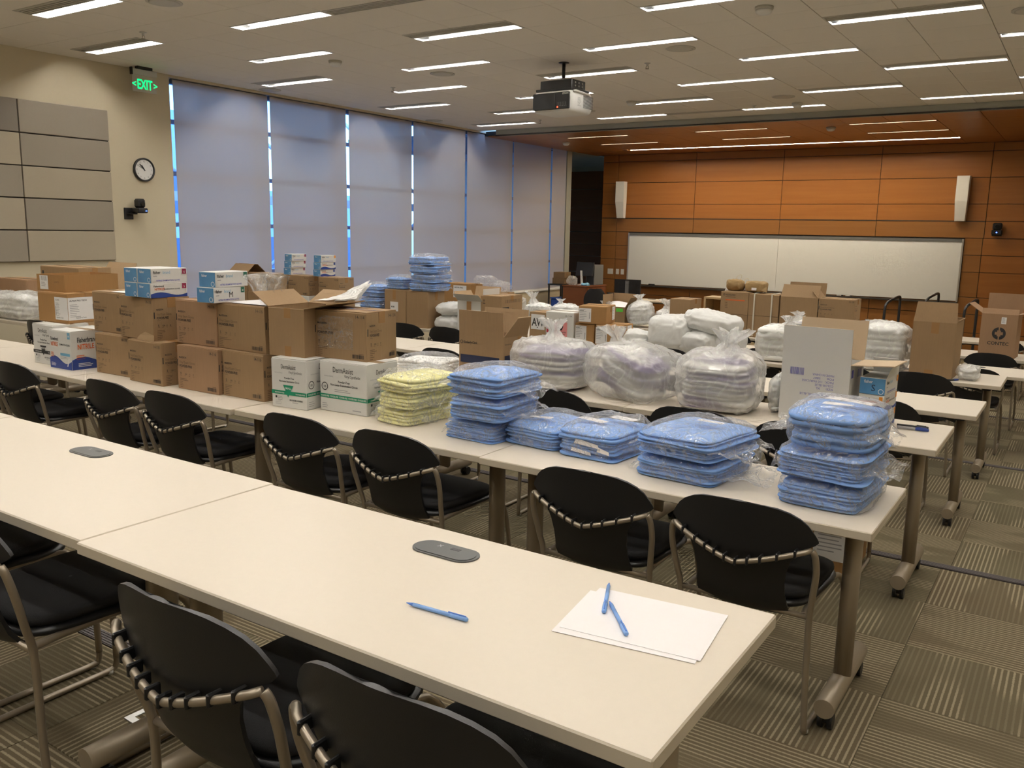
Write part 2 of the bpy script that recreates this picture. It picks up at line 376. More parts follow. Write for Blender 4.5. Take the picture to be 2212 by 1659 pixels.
def struct(name, mb, mats, parent=None, **kw):
    o = mb.build(name, mats, parent, **kw)
    if parent is None: o['kind'] = 'structure'
    return o
def dup(root, loc=None, rotz=None, label=None, group=None):
    r = root.copy(); COL.objects.link(r)
    if loc is not None: r.location = loc
    if rotz is not None: r.rotation_euler = (0, 0, rotz)
    if label: r['label'] = label
    if group: r['group'] = group
    for ch in list(root.children):
        c = ch.copy(); COL.objects.link(c); c.parent = r
        for g in ch.children:
            d = g.copy(); COL.objects.link(d); d.parent = c
    return r
ORD = ['zeroth', 'first', 'second', 'third', 'fourth', 'fifth', 'sixth', 'seventh', 'eighth', 'ninth', 'tenth', 'eleventh', 'twelfth']
TXT = {}
def text_mesh(s, bold=False):
    k = (s, bold)
    if k not in TXT:
        cu = bpy.data.curves.new('lettering', 'FONT'); cu.body = s; cu.size = 1.0; cu.resolution_u = 2
        if bold: cu.offset = .018
        ob = bpy.data.objects.new('lettering', cu); me = bpy.data.meshes.new_from_object(ob)
        vs = [tuple(v.co) for v in me.vertices]; fs = [tuple(p.vertices) for p in me.polygons]
        bpy.data.objects.remove(ob); bpy.data.curves.remove(cu); bpy.data.meshes.remove(me)
        w = max(v[0] for v in vs) if vs else 0
        TXT[k] = (vs, fs, w)
    return TXT[k]
class Print:
    """ flat print on one face: coordinates u (right) and v (up) in metres """
    def __init__(s): s.mb = MB(); s.mats = []
    def mi(s, m):
        if m not in s.mats: s.mats.append(m)
        return s.mats.index(m)
    def text(s, t, u, v, size, m='ink', bold=False, sx=1.0, align='l', rot=0., fit=None, lift=0.):
        vs, fs, w = text_mesh(t, bold)
        if fit: sx = fit/(w*size)
        o = {'l': 0, 'c': -w/2, 'r': -w}[align]
        ca, sa = math.cos(rot), math.sin(rot); out = []
        for x, y, z in vs:
            a, b = (x+o)*size*sx, y*size
            out.append((u+a*ca-b*sa, v+a*sa+b*ca, lift))
        s.mb.add(out, fs, s.mi(m)); return s
    def rect(s, u0, u1, v0, v1, m='ink', lift=0.): s.mb.add([(u0,v0,lift),(u1,v0,lift),(u1,v1,lift),(u0,v1,lift)], [(0,1,2,3)], s.mi(m)); return s
    def poly(s, pts, m='ink', lift=0.): s.mb.add([(a,b,lift) for a, b in pts], [tuple(range(len(pts)))], s.mi(m)); return s
    def disc(s, u, v, r, m='ink', lift=0., a0=0., a1=2*PI, r0=0., n=24):
        pts = [(u+r*math.cos(a0+(a1-a0)*i/n), v+r*math.sin(a0+(a1-a0)*i/n)) for i in range(n+1)]
        if r0 > 0:
            q = [(u+r0*math.cos(a0+(a1-a0)*i/n), v+r0*math.sin(a0+(a1-a0)*i/n)) for i in range(n+1)]
            for i in range(n): s.poly([q[i], pts[i], pts[i+1], q[i+1]], m, lift)
        else: s.poly(pts if a1-a0 < 2*PI-.01 else pts[:-1], m, lift)
        return s
    def bars(s, u0, u1, v0, v1, m='ink', n=16, seed=1, lift=0.):
        rg = random.Random(seed); x = u0; st = (u1-u0)/n
        for i in range(n): s.rect(u0+i*st, u0+i*st+st*rg.choice((.35, .5, .7)), v0, v1, m, lift)
        return s
    def lines(s, u0, u1, v1, n, pitch, h, m='ink', seed=3, lift=0.):
        rg = random.Random(seed)
        for i in range(n): s.rect(u0, u0+(u1-u0)*rg.uniform(.55, 1), v1-i*pitch-h, v1-i*pitch, m, lift)
        return s
    def put(s, name, parent, M):
        """M maps face coordinates (u,v,0) to the parent's coordinates"""
        mb = MB(); mb.v = [tuple(M @ Vector(p)) for p in s.mb.v]; mb.f = s.mb.f; mb.m = s.mb.m; mb.sm = s.mb.sm
        return mb.build(name, s.mats, parent)
def face_near(W, D, e=.0018): return Matrix(((1,0,0,-W/2),(0,0,-1,-D/2-e),(0,1,0,0),(0,0,0,1)))
def face_right(W, D, e=.0018): return Matrix(((0,0,1,W/2+e),(1,0,0,-D/2),(0,1,0,0),(0,0,0,1)))
def face_top(W, D, H, e=.0011): return Matrix(((1,0,0,-W/2),(0,1,0,-D/2),(0,0,1,H+e),(0,0,0,1)))

# ------------------------------------------------------------------ room geometry
XL, XR, YB, YF = -9.89, 2.2, -2.6, 18.35
ZC, ZW = 3.947, 3.85
TIERS = [(YB, 1.68, .60), (1.68, 4.75, .45), (4.75, 7.82, .30), (7.82, 10.89, .15), (10.89, 21.1, 0.)]
S2 = .6096; GX, GY = -3.368, 7.056

def build_floor():
    cells = []
    for k, (y0, y1, z) in enumerate(TIERS):
        b = MB().box(XL if k < 4 else -13.5, XR, y0, y1, z-.3, z-.005)
        fl = struct('floor', b, 'carpet')
        j0 = math.floor((y0-3.18)/.5); j1 = math.ceil((y1-3.18)/.5)
        for j in range(j0, j1):
            for i in range(-20, 6):
                a0, a1 = -.455+.5*i, -.455+.5*(i+1); c0, c1 = 3.18+.5*j, 3.18+.5*(j+1)
                a0, a1 = max(a0, XL), min(a1, XR); c0, c1 = max(c0, y0), min(c1, y1-.062 if k < 4 else y1)
                if a1-a0 < .05 or c1-c0 < .03: continue
                p = to_pixel(((a0+a1)/2, (c0+c1)/2, z))
                sc_ = 0
                if p and -120 < p[0] < 2330 and 700 < p[1] < 1780:
                    sc_ = CFL/p[2] * (3 if p[0] > 1500 or p[1] > 1250 else 1)
                cells.append((sc_, k, i, j, a0, a1, c0, c1, z, fl))
        if k < 4:
            n = MB(); n.box(XL, XR, y1-.060, y1, z-.02, z+.002)
            for q in range(5): n.box(XL, XR, y1-.056+q*.0112, y1-.0495+q*.0112, z+.002, z+.0045)
            struct('trim_%d' % (k+1), n, 'nosing')
    cells.sort(key=lambda c: -c[0])
    shared = {}
    rest = {}
    for n, (s_, k, i, j, a0, a1, c0, c1, z, fl) in enumerate(cells):
        w, d = a1-a0-.0025, c1-c0-.0025
        if n < 300 and s_ > 0:
            turn = (i+j) % 2 == 0
            key = (round(w, 3), round(d, 3), turn)
            if key not in shared:
                ww, dd = (d, w) if turn else (w, d)
                shared[key] = MB().box(-ww/2, ww/2, -dd/2, dd/2, -.006, 0, b=.0012).mesh('carpet_tile', ['carpet'])
            o = link('carpet_tile', shared[key], fl, ((a0+a1)/2, (c0+c1)/2, z), PI/2 if turn else 0)
        else:
            rest.setdefault(k, (MB(), fl))[0].box(a0+.001, a1-.001, c0+.001, c1-.001, z-.006, z)
    for k, (mb, fl) in rest.items():
        tag(mb.build('carpet_tiles', 'carpet', fl), kind='stuff')
build_floor()

FIX = []   # (i, r, slats, label)
def build_ceiling():
    slat_set = {(-8,-2), (-10,-1), (-4,0), (-10,1), (-4,2), (-10,3), (-4,4), (-8,4), (-10,5), (0,4), (2,1), (2,3), (-2,-3), (-2,-1)}
    top = struct('ceiling', MB().box(XL, XR, YB, 13.76, ZC+.12, ZC+.2), 'dark_gap')
    cut = {}
    for c in range(-10, 7, 2):
        for r in range(-7, 6):
            if (r - (c//2)) % 2 != 0: continue
            w = .17 + (.15 if (c, r) in slat_set else 0)
            FIX.append((c, r, (c, r) in slat_set, w))
            for i in (c, c+1): cut[i, 2*r-1] = w
    # extra air diffusers without lamps
    DIF = [(-4, -1), (-4, 5)]
    for c, r in DIF:
        for i in (c, c+1): cut[i, 2*r-1] = .16
    cells = []
    for i in range(-11, 10):
        for j in range(-16, 11):
            x0, x1 = GX+i*S2, GX+(i+1)*S2; y0, y1 = GY+j*S2, GY+(j+1)*S2
            if (i, j) in cut: y1 -= cut[i, j]
            x0, x1, y0, y1 = max(x0, XL), min(x1, XR), max(y0, YB), min(y1, 13.755)
            if x1-x0 < .03 or y1-y0 < .03: continue
            p = to_pixel(((x0+x1)/2, (y0+y1)/2, ZC)); s = 0
            if p and -120 < p[0] < 2330 and -120 < p[1] < 330: s = 1/p[2]
            cells.append((s, x0, x1, y0, y1))
    cells.sort(key=lambda c: -c[0]); shared = {}; rest = MB()
    g = .0028
    for n, (s, x0, x1, y0, y1) in enumerate(cells):
        w, d = x1-x0-2*g, y1-y0-2*g
        if n < 300 and s > 0:
            k = (round(w, 3), round(d, 3))
            if k not in shared: shared[k] = MB().box(-w/2, w/2, -d/2, d/2, 0, .018, b=.002).mesh('ceiling_tile', ['ceiling_tile'])
            link('ceiling_tile', shared[k], top, ((x0+x1)/2, (y0+y1)/2, ZC))
        else: rest.box(x0+g, x1-g, y0+g, y1-g, ZC, ZC+.018)
    tag(rest.build('ceiling_tiles', 'ceiling_tile', top), kind='stuff')
    # fixtures
    w = 2*S2
    def fixture_meshes(slats):
        W = .17 + (.15 if slats else 0); parts = []
        y1 = -.004; y0 = -.166
        fr = MB()       # trim frame, local origin at far-left corner on the ceiling plane
        fr.box(.004, w-.004, y1-.012, y1, -.004, .012); fr.box(.004, w-.004, y0, y0+.012, -.004, .012)
        fr.box(.004, .018, y0+.012, y1-.012, -.004, .012); fr.box(w-.018, w-.004, y0+.012, y1-.012, -.004, .012)
        parts.append(('trim_frame', fr.mesh('trim_frame', ['white_metal'])))
        rf = MB()
        prof = [(y0+.012, .010), (y0+.013, .055), (y0+.035, .082), (y0+.081, .092), (y1-.035, .082), (y1-.013, .055), (y1-.012, .010)]
        n = len(prof)
        vs = [(.018, a, b) for a, b in prof] + [(w-.018, a, b) for a, b in prof]
        rf.add(vs, [(k, k+1, n+k+1, n+k) for k in range(n-1)], 0, True); rf.add(vs[:n], [tuple(range(n))], 0); rf.add(vs[n:], [tuple(reversed(range(n)))], 0)
        parts.append(('reflector', rf.mesh('reflector', ['reflector'])))
        lm = MB().tube([(.05, (y0+y1)/2, .054), (w-.05, (y0+y1)/2, .054)], .020, 10)
        parts.append(('lamp_tube', lm.mesh('lamp_tube', ['lamp'])))
        if slats:
            a = MB(); a.box(.004, w-.004, -.32, -.308, -.003, .012); a.box(.004, .014, -.308, -.170, -.003, .012); a.box(w-.014, w-.004, -.308, -.170, -.003, .012)
            parts.append(('diffuser_frame', a.mesh('diffuser_frame', ['offwhite_plastic'])))
            for q in range(4):
                s_ = MB().box(.014, w-.014, -.296+q*.033, -.284+q*.033, 0, .03)
                parts.append(('slat', s_.mesh('slat', ['offwhite_plastic'])))
            parts.append(('duct', MB().box(.014, w-.014, -.308, -.172, .032, .05).mesh('duct', ['slat_dark'])))
        return parts
    FM = {True: fixture_meshes(True), False: fixture_meshes(False)}
    for c, r, sl, W in FIX:
        loc = (GX+c*S2, GY+2*r*S2, ZC)
        if loc[1] < YB+.5: continue
        cn = (c+10)//2+1; rn = 6-r
        lab = 'recessed ceiling light%s, %s column from windows, %s row from soffit' % (' with air slats' if sl else '', ORD[cn], ORD[rn] if rn <= 12 else 'last')
        t = thing('ceiling_light', lab, 'ceiling light', loc, 0, 'recessed ceiling lights')
        for nm, me in FM[sl]: link(nm, me, t)
    for q, (c, r) in enumerate(DIF):
        t = thing('air_diffuser', ('dark slotted air diffuser in ceiling above the projector side, top of photo', 'grey slotted air diffuser close to the wood ceiling soffit')[q], 'air vent', (GX+c*S2, GY+2*r*S2, ZC), 0, 'linear air diffusers')
        MB().box(.004, w-.004, -.155, -.145, -.003, .012).box(.004, w-.004, -.012, -.002, -.003, .012).box(.004, .014, -.145, -.012, -.003, .012).box(w-.014, w-.004, -.145, -.012, -.003, .012).build('frame', 'offwhite_plastic', t)
        for k in range(4): MB().box(.014, w-.014, -.135+k*.033, -.123+k*.033, 0, .03).build('slat', 'offwhite_plastic', t)
        MB().box(.014, w-.014, -.145, -.012, .032, .05).build('duct', 'slat_dark', t)
    # soffit and wood ceiling
    struct('trim_5', MB().box(-9.55, XR, 13.76, 13.92, ZW, ZC+.15), 'paint_grey')
    struct('trim_6', MB().box(-9.55, XR, 13.745, 13.76, ZW-.012, ZW+.012), 'dark_trim')
    wcb = struct('ceiling', MB().box(-13.5, XR, 13.92, 21.1, ZW+.02, ZW+.1), 'dark_trim')
    ys = [13.922, 14.73, 16.07, 17.37, 18.34]
    xs = [-9.85, -9.18] + [-8.54+.64*k for k in range(0, 17)]
    for a in range(len(xs)-1):
        for b in range(len(ys)-1):
            x0, x1, y0, y1 = xs[a]+.003, xs[a+1]-.003, ys[b]+.003, ys[b+1]-.003
            if x0 > 2.0: continue
            lit = -8.56 < x0 and x1 < -2.1
            if b == 2 and lit: y1 -= .14
            if b in (0, 1) and lit and int(round((x0+8.54)/.64)) % 4 in (0, 1): y1 -= .075
            MB().box(x0, x1, y0, y1, ZW, ZW+.018, b=.001).build('wood_ceiling_panel', 'veneer', wcb)
    MB().box(-13.5, -9.86, 17.2, 21.1, ZW, ZW+.018).build('painted_ceiling_panel', 'paint_grey', wcb)
    for b, yy in ((0, 14.73), (1, 16.07)):
        for q, x in enumerate((-8.54, -5.98, -3.42)):
            t = thing('slot_light', 'slim warm slot light in wood ceiling, %s row, %s from windows' % (('rear', 'front')[b], ORD[q+1]), 'ceiling light', (x, yy, ZW), 0, 'slot lights in the wood ceiling')
            MB().box(.006, 1.274, -.016, -.006, -.003, .03).box(.006, 1.274, -.074, -.064, -.003, .03).box(.006, .016, -.064, -.016, -.003, .03).box(1.264, 1.274, -.064, -.016, -.003, .03).build('housing', 'dark_trim', t)
            MB().box(.016, 1.264, -.064, -.016, .012, .02).build('lamp_tube', 'cove', t)
    t = thing('cove_light', 'long continuous warm light strip along the front wood wall', 'ceiling light', (-8.52, 17.37, ZW), 0)
    L = 6.38
    MB().box(0, L, -.012, -.002, -.004, .03).build('reflector_lip', 'aluminium', t)
    MB().box(0, L, -.135, -.125, -.004, .03).build('housing', 'dark_trim', t)
    for k in range(10): MB().box(L*k/10+.01, L*(k+1)/10-.01, -.10, -.03, .012, .022).build('lamp_tube', 'cove', t)
build_ceiling()

def build_walls():
    P = 'paint_beige'
    wl = MB()
    wl.box(XL-.2, XL, YB, 7.03, 0, ZC+.2); wl.box(XL-.2, XL, 7.03, 17.25, 0, .84); wl.box(XL-.2, XL, 7.03, 17.25, ZC-.03, ZC+.2)
    wl = struct('wall_left', wl, P)
    struct('wall_right', MB().box(XR, XR+.2, YB, 18.6, 0, ZC+.2), P)
    struct('wall_back', MB().box(XL, XR, YB-.2, YB, 0, ZC+.2), P)
    # acoustic panels
    zs = [3.412, 3.055, 2.706, 2.358, 2.007, 1.657]; ys = [6.155, 5.107, 4.06, 3.01]
    tone = [['acoustic_a', 'acoustic_a', 'acoustic_b', 'acoustic_a', 'acoustic_b'], ['acoustic_c', 'acoustic_b', 'acoustic_a', 'acoustic_b', 'acoustic_a'], ['acoustic_b', 'acoustic_a', 'acoustic_b', 'acoustic_a', 'acoustic_b']]
    MB().box(XL, XL+.012, ys[-1], ys[0]-.002, zs[-1]+.002, zs[0]-.002).build('panel_backing', 'dark_trim', wl)
    for c in range(3):
        for r in range(5):
            MB().box(XL+.012, XL+.045, ys[c+1]+.006, ys[c]-.006, zs[r+1]+.006, zs[r]-.006, b=.004).build('acoustic_panel', tone[c][r], wl)
    # front wall
    wf = struct('wall_front', MB().box(-9.67, XR, YF+.02, YF+.25, 0, ZC+.2), 'dark_trim')
    zr = [ZW, 3.695, 3.225, 2.745, 2.43, 2.12, 1.805, 1.49, 1.02, .70, .35, 0.0]
    xc = [-9.67, -9.283, -7.393, -5.49, -3.59, -1.688, .216, 2.2]
    for r in range(len(zr)-1):
        cols = list(xc)
        if r >= 5 and zr[r] > 1.1:
            cols = [-9.67, -9.283, -8.955, -2.005, -1.70, .216, 2.2]
        for c in range(len(cols)-1):
            x0, x1 = cols[c], cols[c+1]
            if r >= 5 and zr[r] > 1.1 and abs(x0+8.955) < .01: continue
            yel = (zr[r] <= 2.44 and x1 < -1.6)
            if r == 8 and x1 < -2 and x0 > -9: pass
            MB().box(x0+.005, x1-.005, YF, YF+.02, zr[r+1]+.005, min(zr[r]-.005, ZW), b=.0015).build('wood_panel', 'veneer_yellow' if yel else 'veneer', wf)
    struct('trim_7', MB().box(-9.67, -1.69, YF-.006, YF+.001, 2.422, 2.440), 'dark_trim')
    # alcove beyond the left wall
    wa = struct('wall_alcove', MB().box(-13.7, -8.5, 21.1, 21.3, 0, ZC+.2), 'paint_grey')
    za = [3.72, 3.24, 2.74, 2.41, 2.10, 1.78, 1.455, 1.02, .7, .35, 0]
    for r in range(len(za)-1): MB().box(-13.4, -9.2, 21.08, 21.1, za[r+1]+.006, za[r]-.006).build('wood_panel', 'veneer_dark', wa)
    struct('wall_alcove_side', MB().box(-13.7, -13.5, 17.05, 21.1, 0, ZC+.2), 'paint_grey')
    struct('wall_alcove_rear', MB().box(-13.5, XL, 17.05, 17.25, 0, ZC+.2), 'paint_grey')
    # windows with roller shades
    seams = [7.06, 8.635, 10.205, 11.775, 13.325, 14.91, 16.42, 17.25]
    for k in range(7):
        y0, y1 = seams[k], seams[k+1]
        fr = MB(); X0, X1 = XL-.19, XL-.13
        if k == 0: fr.box(X0, X1, y0-.03, y0+.02, .84, ZC-.03)
        fr.box(X0, X1, y1-.16, y1-.09, .84, ZC-.03)
        for z in (.84, 1.42, 2.07, 2.72, 3.37, 3.86): fr.box(X0, X1, y0, y1, z, z+.055)
        wn = struct('window_%d' % (k+1), fr, 'mullion')
        MB().box(XL-.165, XL-.158, y0, y1, .86, ZC-.04).build('pane', 'window_glass', wn)
        a0, a1 = y0+.035+(.0 if k else 0), y1-.022
        sl = (.012, -.008, .010, -.004, .006, -.010, 0)[k]
        sh = MB().add([(XL-.03, a0, .868), (XL-.03, a1, .868), (XL-.03, a1+sl, ZC-.045), (XL-.03, a0+sl*.5, ZC-.045), (XL-.027, a0, .868), (XL-.027, a1, .868), (XL-.027, a1+sl, ZC-.045), (XL-.027, a0+sl*.5, ZC-.045)],
              [(0,1,2,3), (7,6,5,4), (0,4,5,1), (2,6,7,3), (1,5,6,2), (3,7,4,0)])
        tag(sh.build('roller_shade', 'shade_fabric', wn), 'pale grey roller shade')
        MB().box(XL-.036, XL-.020, a0, a1, .845, .868).build('shade_hem_bar', 'white_metal', wn)
        MB().tube([(XL-.06, a0, ZC-.06), (XL-.06, a1, ZC-.06)], .028, 12).build('shade_roller', 'grey_plastic', wn)
    struct('trim_8', MB().box(XL-.10, XL+.03, 7.03, 17.25, .815, .845, b=.004), 'white_metal')
build_walls()

def build_outside():
    struct('ground', MB().box(-80, XL-.3, -30, 60, -4.2, -4.0), 'ground')
    for k, (y, h) in enumerate(((5., 9.), (22., 11.), (38., 8.))):
        b = thing('neighbour_building', 'building tinted skylight blue across the way, %s behind the shades' % ('leftmost', 'middle', 'rightmost')[k], 'building', (-34-4*k, y, -4.0))
        MB().box(-4, 4, -6.5, 6.5, 0, h).build('walls', 'facade', b)
        for r in range(int(h//3)):
            for c in range(4): MB().box(3.98, 4.05, -5.6+c*3.0, -3.6+c*3.0, 1+r*2.8, 2.7+r*2.8).build('window', 'facade_glass', b)
    f = thing('steel_brace_frame', 'white steel bracing frame standing outside the windows', 'frame', (-13.2, 7, -4.0))
    for i in range(5):
        y = i*3.1
        MB().box(-.08, .08, y-.08, y+.08, 0, 8.6).build('post', 'brace_white', f)
        if i < 4:
            MB().tube([(0, y, 4.4), (0, y+3.1, 6.6)], .035, 8).build('brace', 'brace_white', f)
            MB().tube([(0, y+3.1, 6.6), (0, y, 8.4)], .035, 8).build('brace', 'brace_white', f)
            MB().box(-.06, .06, y+.08, y+3.02, 6.5, 6.66).build('beam', 'brace_white', f)
    rg = random.Random(4)
    for k, (x, y, h) in enumerate(((-21, 33, 7.), (-24, 42, 8.))):
        t = thing('tree', 'green tree outside the windows, %s from the left' % ORD[k+1], 'tree', (x, y, -4.0), 0, 'trees outside')
        MB().tube([(0, 0, 0), (.05, .05, h*.35), (0, .1, h*.6)], [.2, .15, .1], 8).build('trunk', 'kraft_dark', t)
        c = MB(); off = Vector((k*7.3, 1, 2))
        def crown(u, v):
            a, b = u*2*PI, v*PI; d = Vector((math.cos(a)*math.sin(b), math.sin(a)*math.sin(b), math.cos(b)))
            r = 1 + .45*noise.noise(d*2.2+off) + .2*noise.noise(d*6+off)
            return (d.x*1.9*r, d.y*1.9*r, h*.68 + d.z*h*.32*r)
        c.grid(crown, 40, 24, 0, True, wrap=True); c.build('crown', 'leaf', t)
build_outside()

# ------------------------------------------------------------------ wall and ceiling fittings
def build_fittings():
    t = thing('exit_sign', 'green lettered EXIT sign with arrows under the ceiling', 'exit sign', (-9.70, 6.558, ZC))
    MB().box(-.03, .03, -.10, .10, -.032, 0, b=.004).build('canopy', 'black_plastic', t)
    MB().box(-.018, .018, -.158, .165, -.10, -.034, b=.003).build('housing', 'aluminium', t)
    MB().box(-.022, .022, -.175, -.158, -.105, -.02, b=.003).build('end_cap', 'black_plastic', t)
    MB().box(-.004, .004, -.158, .158, -.292, -.10).build('panel', 'offwhite_plastic', t)
    p = Print(); p.text('EXIT', 0, -.060, .155, 'exit_green', True, align='c', fit=.205); p.text('<', -.115, -.045, .10, 'exit_green', True, align='r'); p.text('>', .115, -.045, .10, 'exit_green', True)
    p.put('lettering', t, Matrix(((0,0,1,.006),(1,0,0,0),(0,1,0,-.195),(0,0,0,1))))
    # clock
    t = thing('wall_clock', 'round black-rimmed wall clock between panels and shades', 'clock', (XL, 6.60, 2.757))
    R = .142; M = Matrix(((0,0,1,0),(1,0,0,0),(0,1,0,0),(0,0,0,1)))
    MB().lathe([(R-.012, 0), (R, .01), (R, .04), (R-.010, .046), (R-.018, .040), (R-.02, .03)], 48, 0, M, True, False).build('rim', 'black_plastic', t)
    MB().lathe([(R-.016, .020), (R-.016, .028)], 48, 0, M, False).build('dial', 'white_plastic', t)
    p = Print()
    for h in range(1, 13):
        a = PI/2 - h*PI/6; p.text(str(h), math.cos(a)*.100, math.sin(a)*.100-.0085, .026, 'ink', align='c')
    for k in range(60):
        a = k*PI/30; p.poly([(math.cos(a+.006)*.118, math.sin(a+.006)*.118), (math.cos(a-.006)*.118, math.sin(a-.006)*.118), (math.cos(a-.006)*.123, math.sin(a-.006)*.123), (math.cos(a+.006)*.123, math.sin(a+.006)*.123)], 'ink')
    p.put('numerals', t, Matrix(((0,0,1,.029),(1,0,0,0),(0,1,0,0),(0,0,0,1))))
    for nm, ang, ln, wd_ in (('hour_hand', 30*10.88, .062, .006), ('minute_hand', 6*53, .09, .0045), ('second_hand', 6*50, .085, .0018)):
        a = PI/2 - math.radians(ang); c, s = math.cos(a), math.sin(a)
        h = MB().box(-.015, ln, -wd_, wd_, 0, .002)
        h.build(nm, 'ink', t, (0.033 if nm != 'second_hand' else .036, 0, 0)).matrix_local = Matrix(((0,0,1,.032),(c,-s,0,0),(s,c,0,0),(0,0,0,1)))
    # cameras
    t = thing('wall_camera', 'black pan-tilt camera bracketed on beige wall below clock', 'camera', (XL, 6.40, 2.24))
    MB().box(0, .10, -.055, .03, -.03, -.012, b=.003).build('shelf_bracket', 'black_metal', t)
    MB().box(.0, .012, -.09, .03, -.09, .05, b=.003).build('wall_plate', 'black_metal', t)
    MB().box(.06, .19, -.02, .12, -.012, .05, b=.012).build('base', 'black_plastic', t)
    MB().box(.07, .18, -.0, .10, .05, .16, b=.02).build('head', 'black_plastic', t)
    MB().tube([(.17, .05, .10), (.195, .05, .10)], .026, 16).build('lens', 'screen', t)
    MB().box(.19, .1925, .08, .10, .012, .018).build('status_light', 'led_blue', t)
    t = thing('wall_camera', 'black camera with blue light on wood wall right of whiteboard', 'camera', (-1.48, YF, 2.19))
    MB().box(-.08, .08, -.10, 0, -.02, -.004, b=.003).build('shelf_bracket', 'black_metal', t)
    MB().box(-.085, .085, -.15, -.02, -.004, .09, b=.014).build('base', 'black_plastic', t)
    MB().box(-.075, .075, -.14, -.02, .09, .215, b=.02).build('head', 'black_plastic', t)
    MB().tube([(0, -.138, .15), (0, -.165, .15)], .03, 16).build('lens', 'screen', t)
    MB().tube([(0, -.149, .04), (0, -.153, .04)], .012, 12).build('status_light', 'led_blue', t)
    # loudspeakers
    for x, nm in ((-9.13, 'tall white wall loudspeaker left of the whiteboard'), (-2.11, 'tall white wall loudspeaker right of the whiteboard')):
        t = thing('wall_loudspeaker', nm, 'loudspeaker', (x, YF, 2.43), 0, 'white wall loudspeakers')
        b = MB(); h = .82
        pr = [(-.115, -.06), (-.105, -.20), (.105, -.20), (.115, -.06)]; pr2 = [(-.095, -.05), (-.085, -.13), (.085, -.13), (.095, -.05)]
        vs = [(a, c, 0) for a, c in pr2] + [(a, c, h*.45) for a, c in pr] + [(a, c, h) for a, c in pr]
        fs = [(3,2,1,0), (8,9,10,11)] + [(q*4+k, q*4+(k+1) % 4, q*4+4+(k+1) % 4, q*4+4+k) for q in (0, 1) for k in range(4)]
        b.add(vs, fs); b.build('cabinet', 'white_plastic', t, fix=True)
        b2 = MB().add([(-.082, -.1345, .012), (.082, -.1345, .012), (.098, -.204, h*.45), (.098, -.204, h-.012), (-.098, -.204, h-.012), (-.098, -.204, h*.45)], [(0,1,2,5), (5,2,3,4)]); b2.build('grille', 'offwhite_plastic' if False else 'white_metal', t)
        MB().box(-.03, .03, -.06, 0, h*.3, h*.7, b=.004).build('wall_bracket', 'black_metal', t)
    # whiteboard
    t = thing('whiteboard', 'long white dry-erase board on the wood front wall', 'whiteboard', (-5.48, YF, .94))
    W, H = 6.94, 1.16
    MB().box(-W/2+.02, -.002, -.022, -.004, .0, H-.02).build('board_panel', 'whiteboard', t)
    MB().box(.002, W/2-.02, -.022, -.004, .0, H-.02).build('board_panel', 'whiteboard', t)
    MB().box(-W/2, -W/2+.03, -.03, -.002, -.02, H).build('side_rail', 'aluminium', t); MB().box(W/2-.03, W/2, -.03, -.002, -.02, H).build('side_rail', 'aluminium', t)
    MB().box(-W/2+.03, W/2-.03, -.035, -.002, H-.05, H).build('top_rail', 'grey_plastic', t)
    MB().box(-W/2, W/2, -.09, -.002, -.05, -.018, b=.004).build('tray', 'dark_trim', t)
    o = MB().box(-.07, .07, -.025, .025, 0, .035, b=.006).build('board_eraser', 'black_plastic', None, (-8.3, YF-.055, .923)); tag(o, 'black eraser on left end of whiteboard tray', 'eraser')
    for k, (x, r) in enumerate(((-4.15, .0), (-3.98, .3))):
        o = thing('board_marker', ('white marker lying on whiteboard tray, left of two', 'white marker with dark cap on whiteboard tray')[k], 'marker', (x, YF-.055, .931), r)
        MB().tube([(-.06, 0, 0), (.03, 0, 0)], .008, 10).build('barrel', 'white_plastic', o); MB().tube([(.03, 0, 0), (.065, 0, 0)], .009, 10).build('cap', 'ink', o)
    # switches
    for x, w, nm in ((-9.39, .145, 'square white wall plate on wood wall left of whiteboard'), (-9.206, .082, 'narrow white switch plate, middle of three beside whiteboard'), (-9.077, .082, 'narrow white switch plate nearest the whiteboard')):
        t = thing('wall_plate', nm, 'switch', (x, YF, 1.20), 0, 'wall plates by the whiteboard')
        MB().box(-w/2, w/2, -.008, 0, -.062, .062, b=.003).build('plate', 'white_plastic', t)
        if w < .1: MB().box(-.017, .017, -.012, -.008, -.033, .033, b=.002).build('rocker', 'white_metal', t)
    # ceiling discs
    for k, (x, y) in enumerate(((-6.75, 8.58), (-3.69, 8.57), (-6.75, 12.15), (-3.69, 12.1), (-9.66, 8.45), (-9.7, 12.1), (-6.75, 4.79), (-.62, 8.5))):
        lab = ('round grey ceiling speaker left of the projector', 'round grey ceiling speaker right of the projector', 'round grey ceiling speaker between projector and wood ceiling', 'round grey ceiling speaker near soffit, right half', 'round ceiling speaker tight to the second roller shade', 'round ceiling speaker tight to the middle roller shade', 'round ceiling speaker cut by top edge of photo', 'round ceiling speaker at right edge of photo')[k]
        t = thing('ceiling_speaker', lab, 'ceiling speaker', (x, y, ZC), 0, 'round ceiling speakers')
        MB().lathe([(.150, -.001), (.150, -.006), (.138, -.009)], 40).build('rim', 'offwhite_plastic', t)
        MB().lathe([(.137, -.0085), (.10, -.0105), (.02, -.0115)], 40).build('grille', 'offwhite_plastic', t)
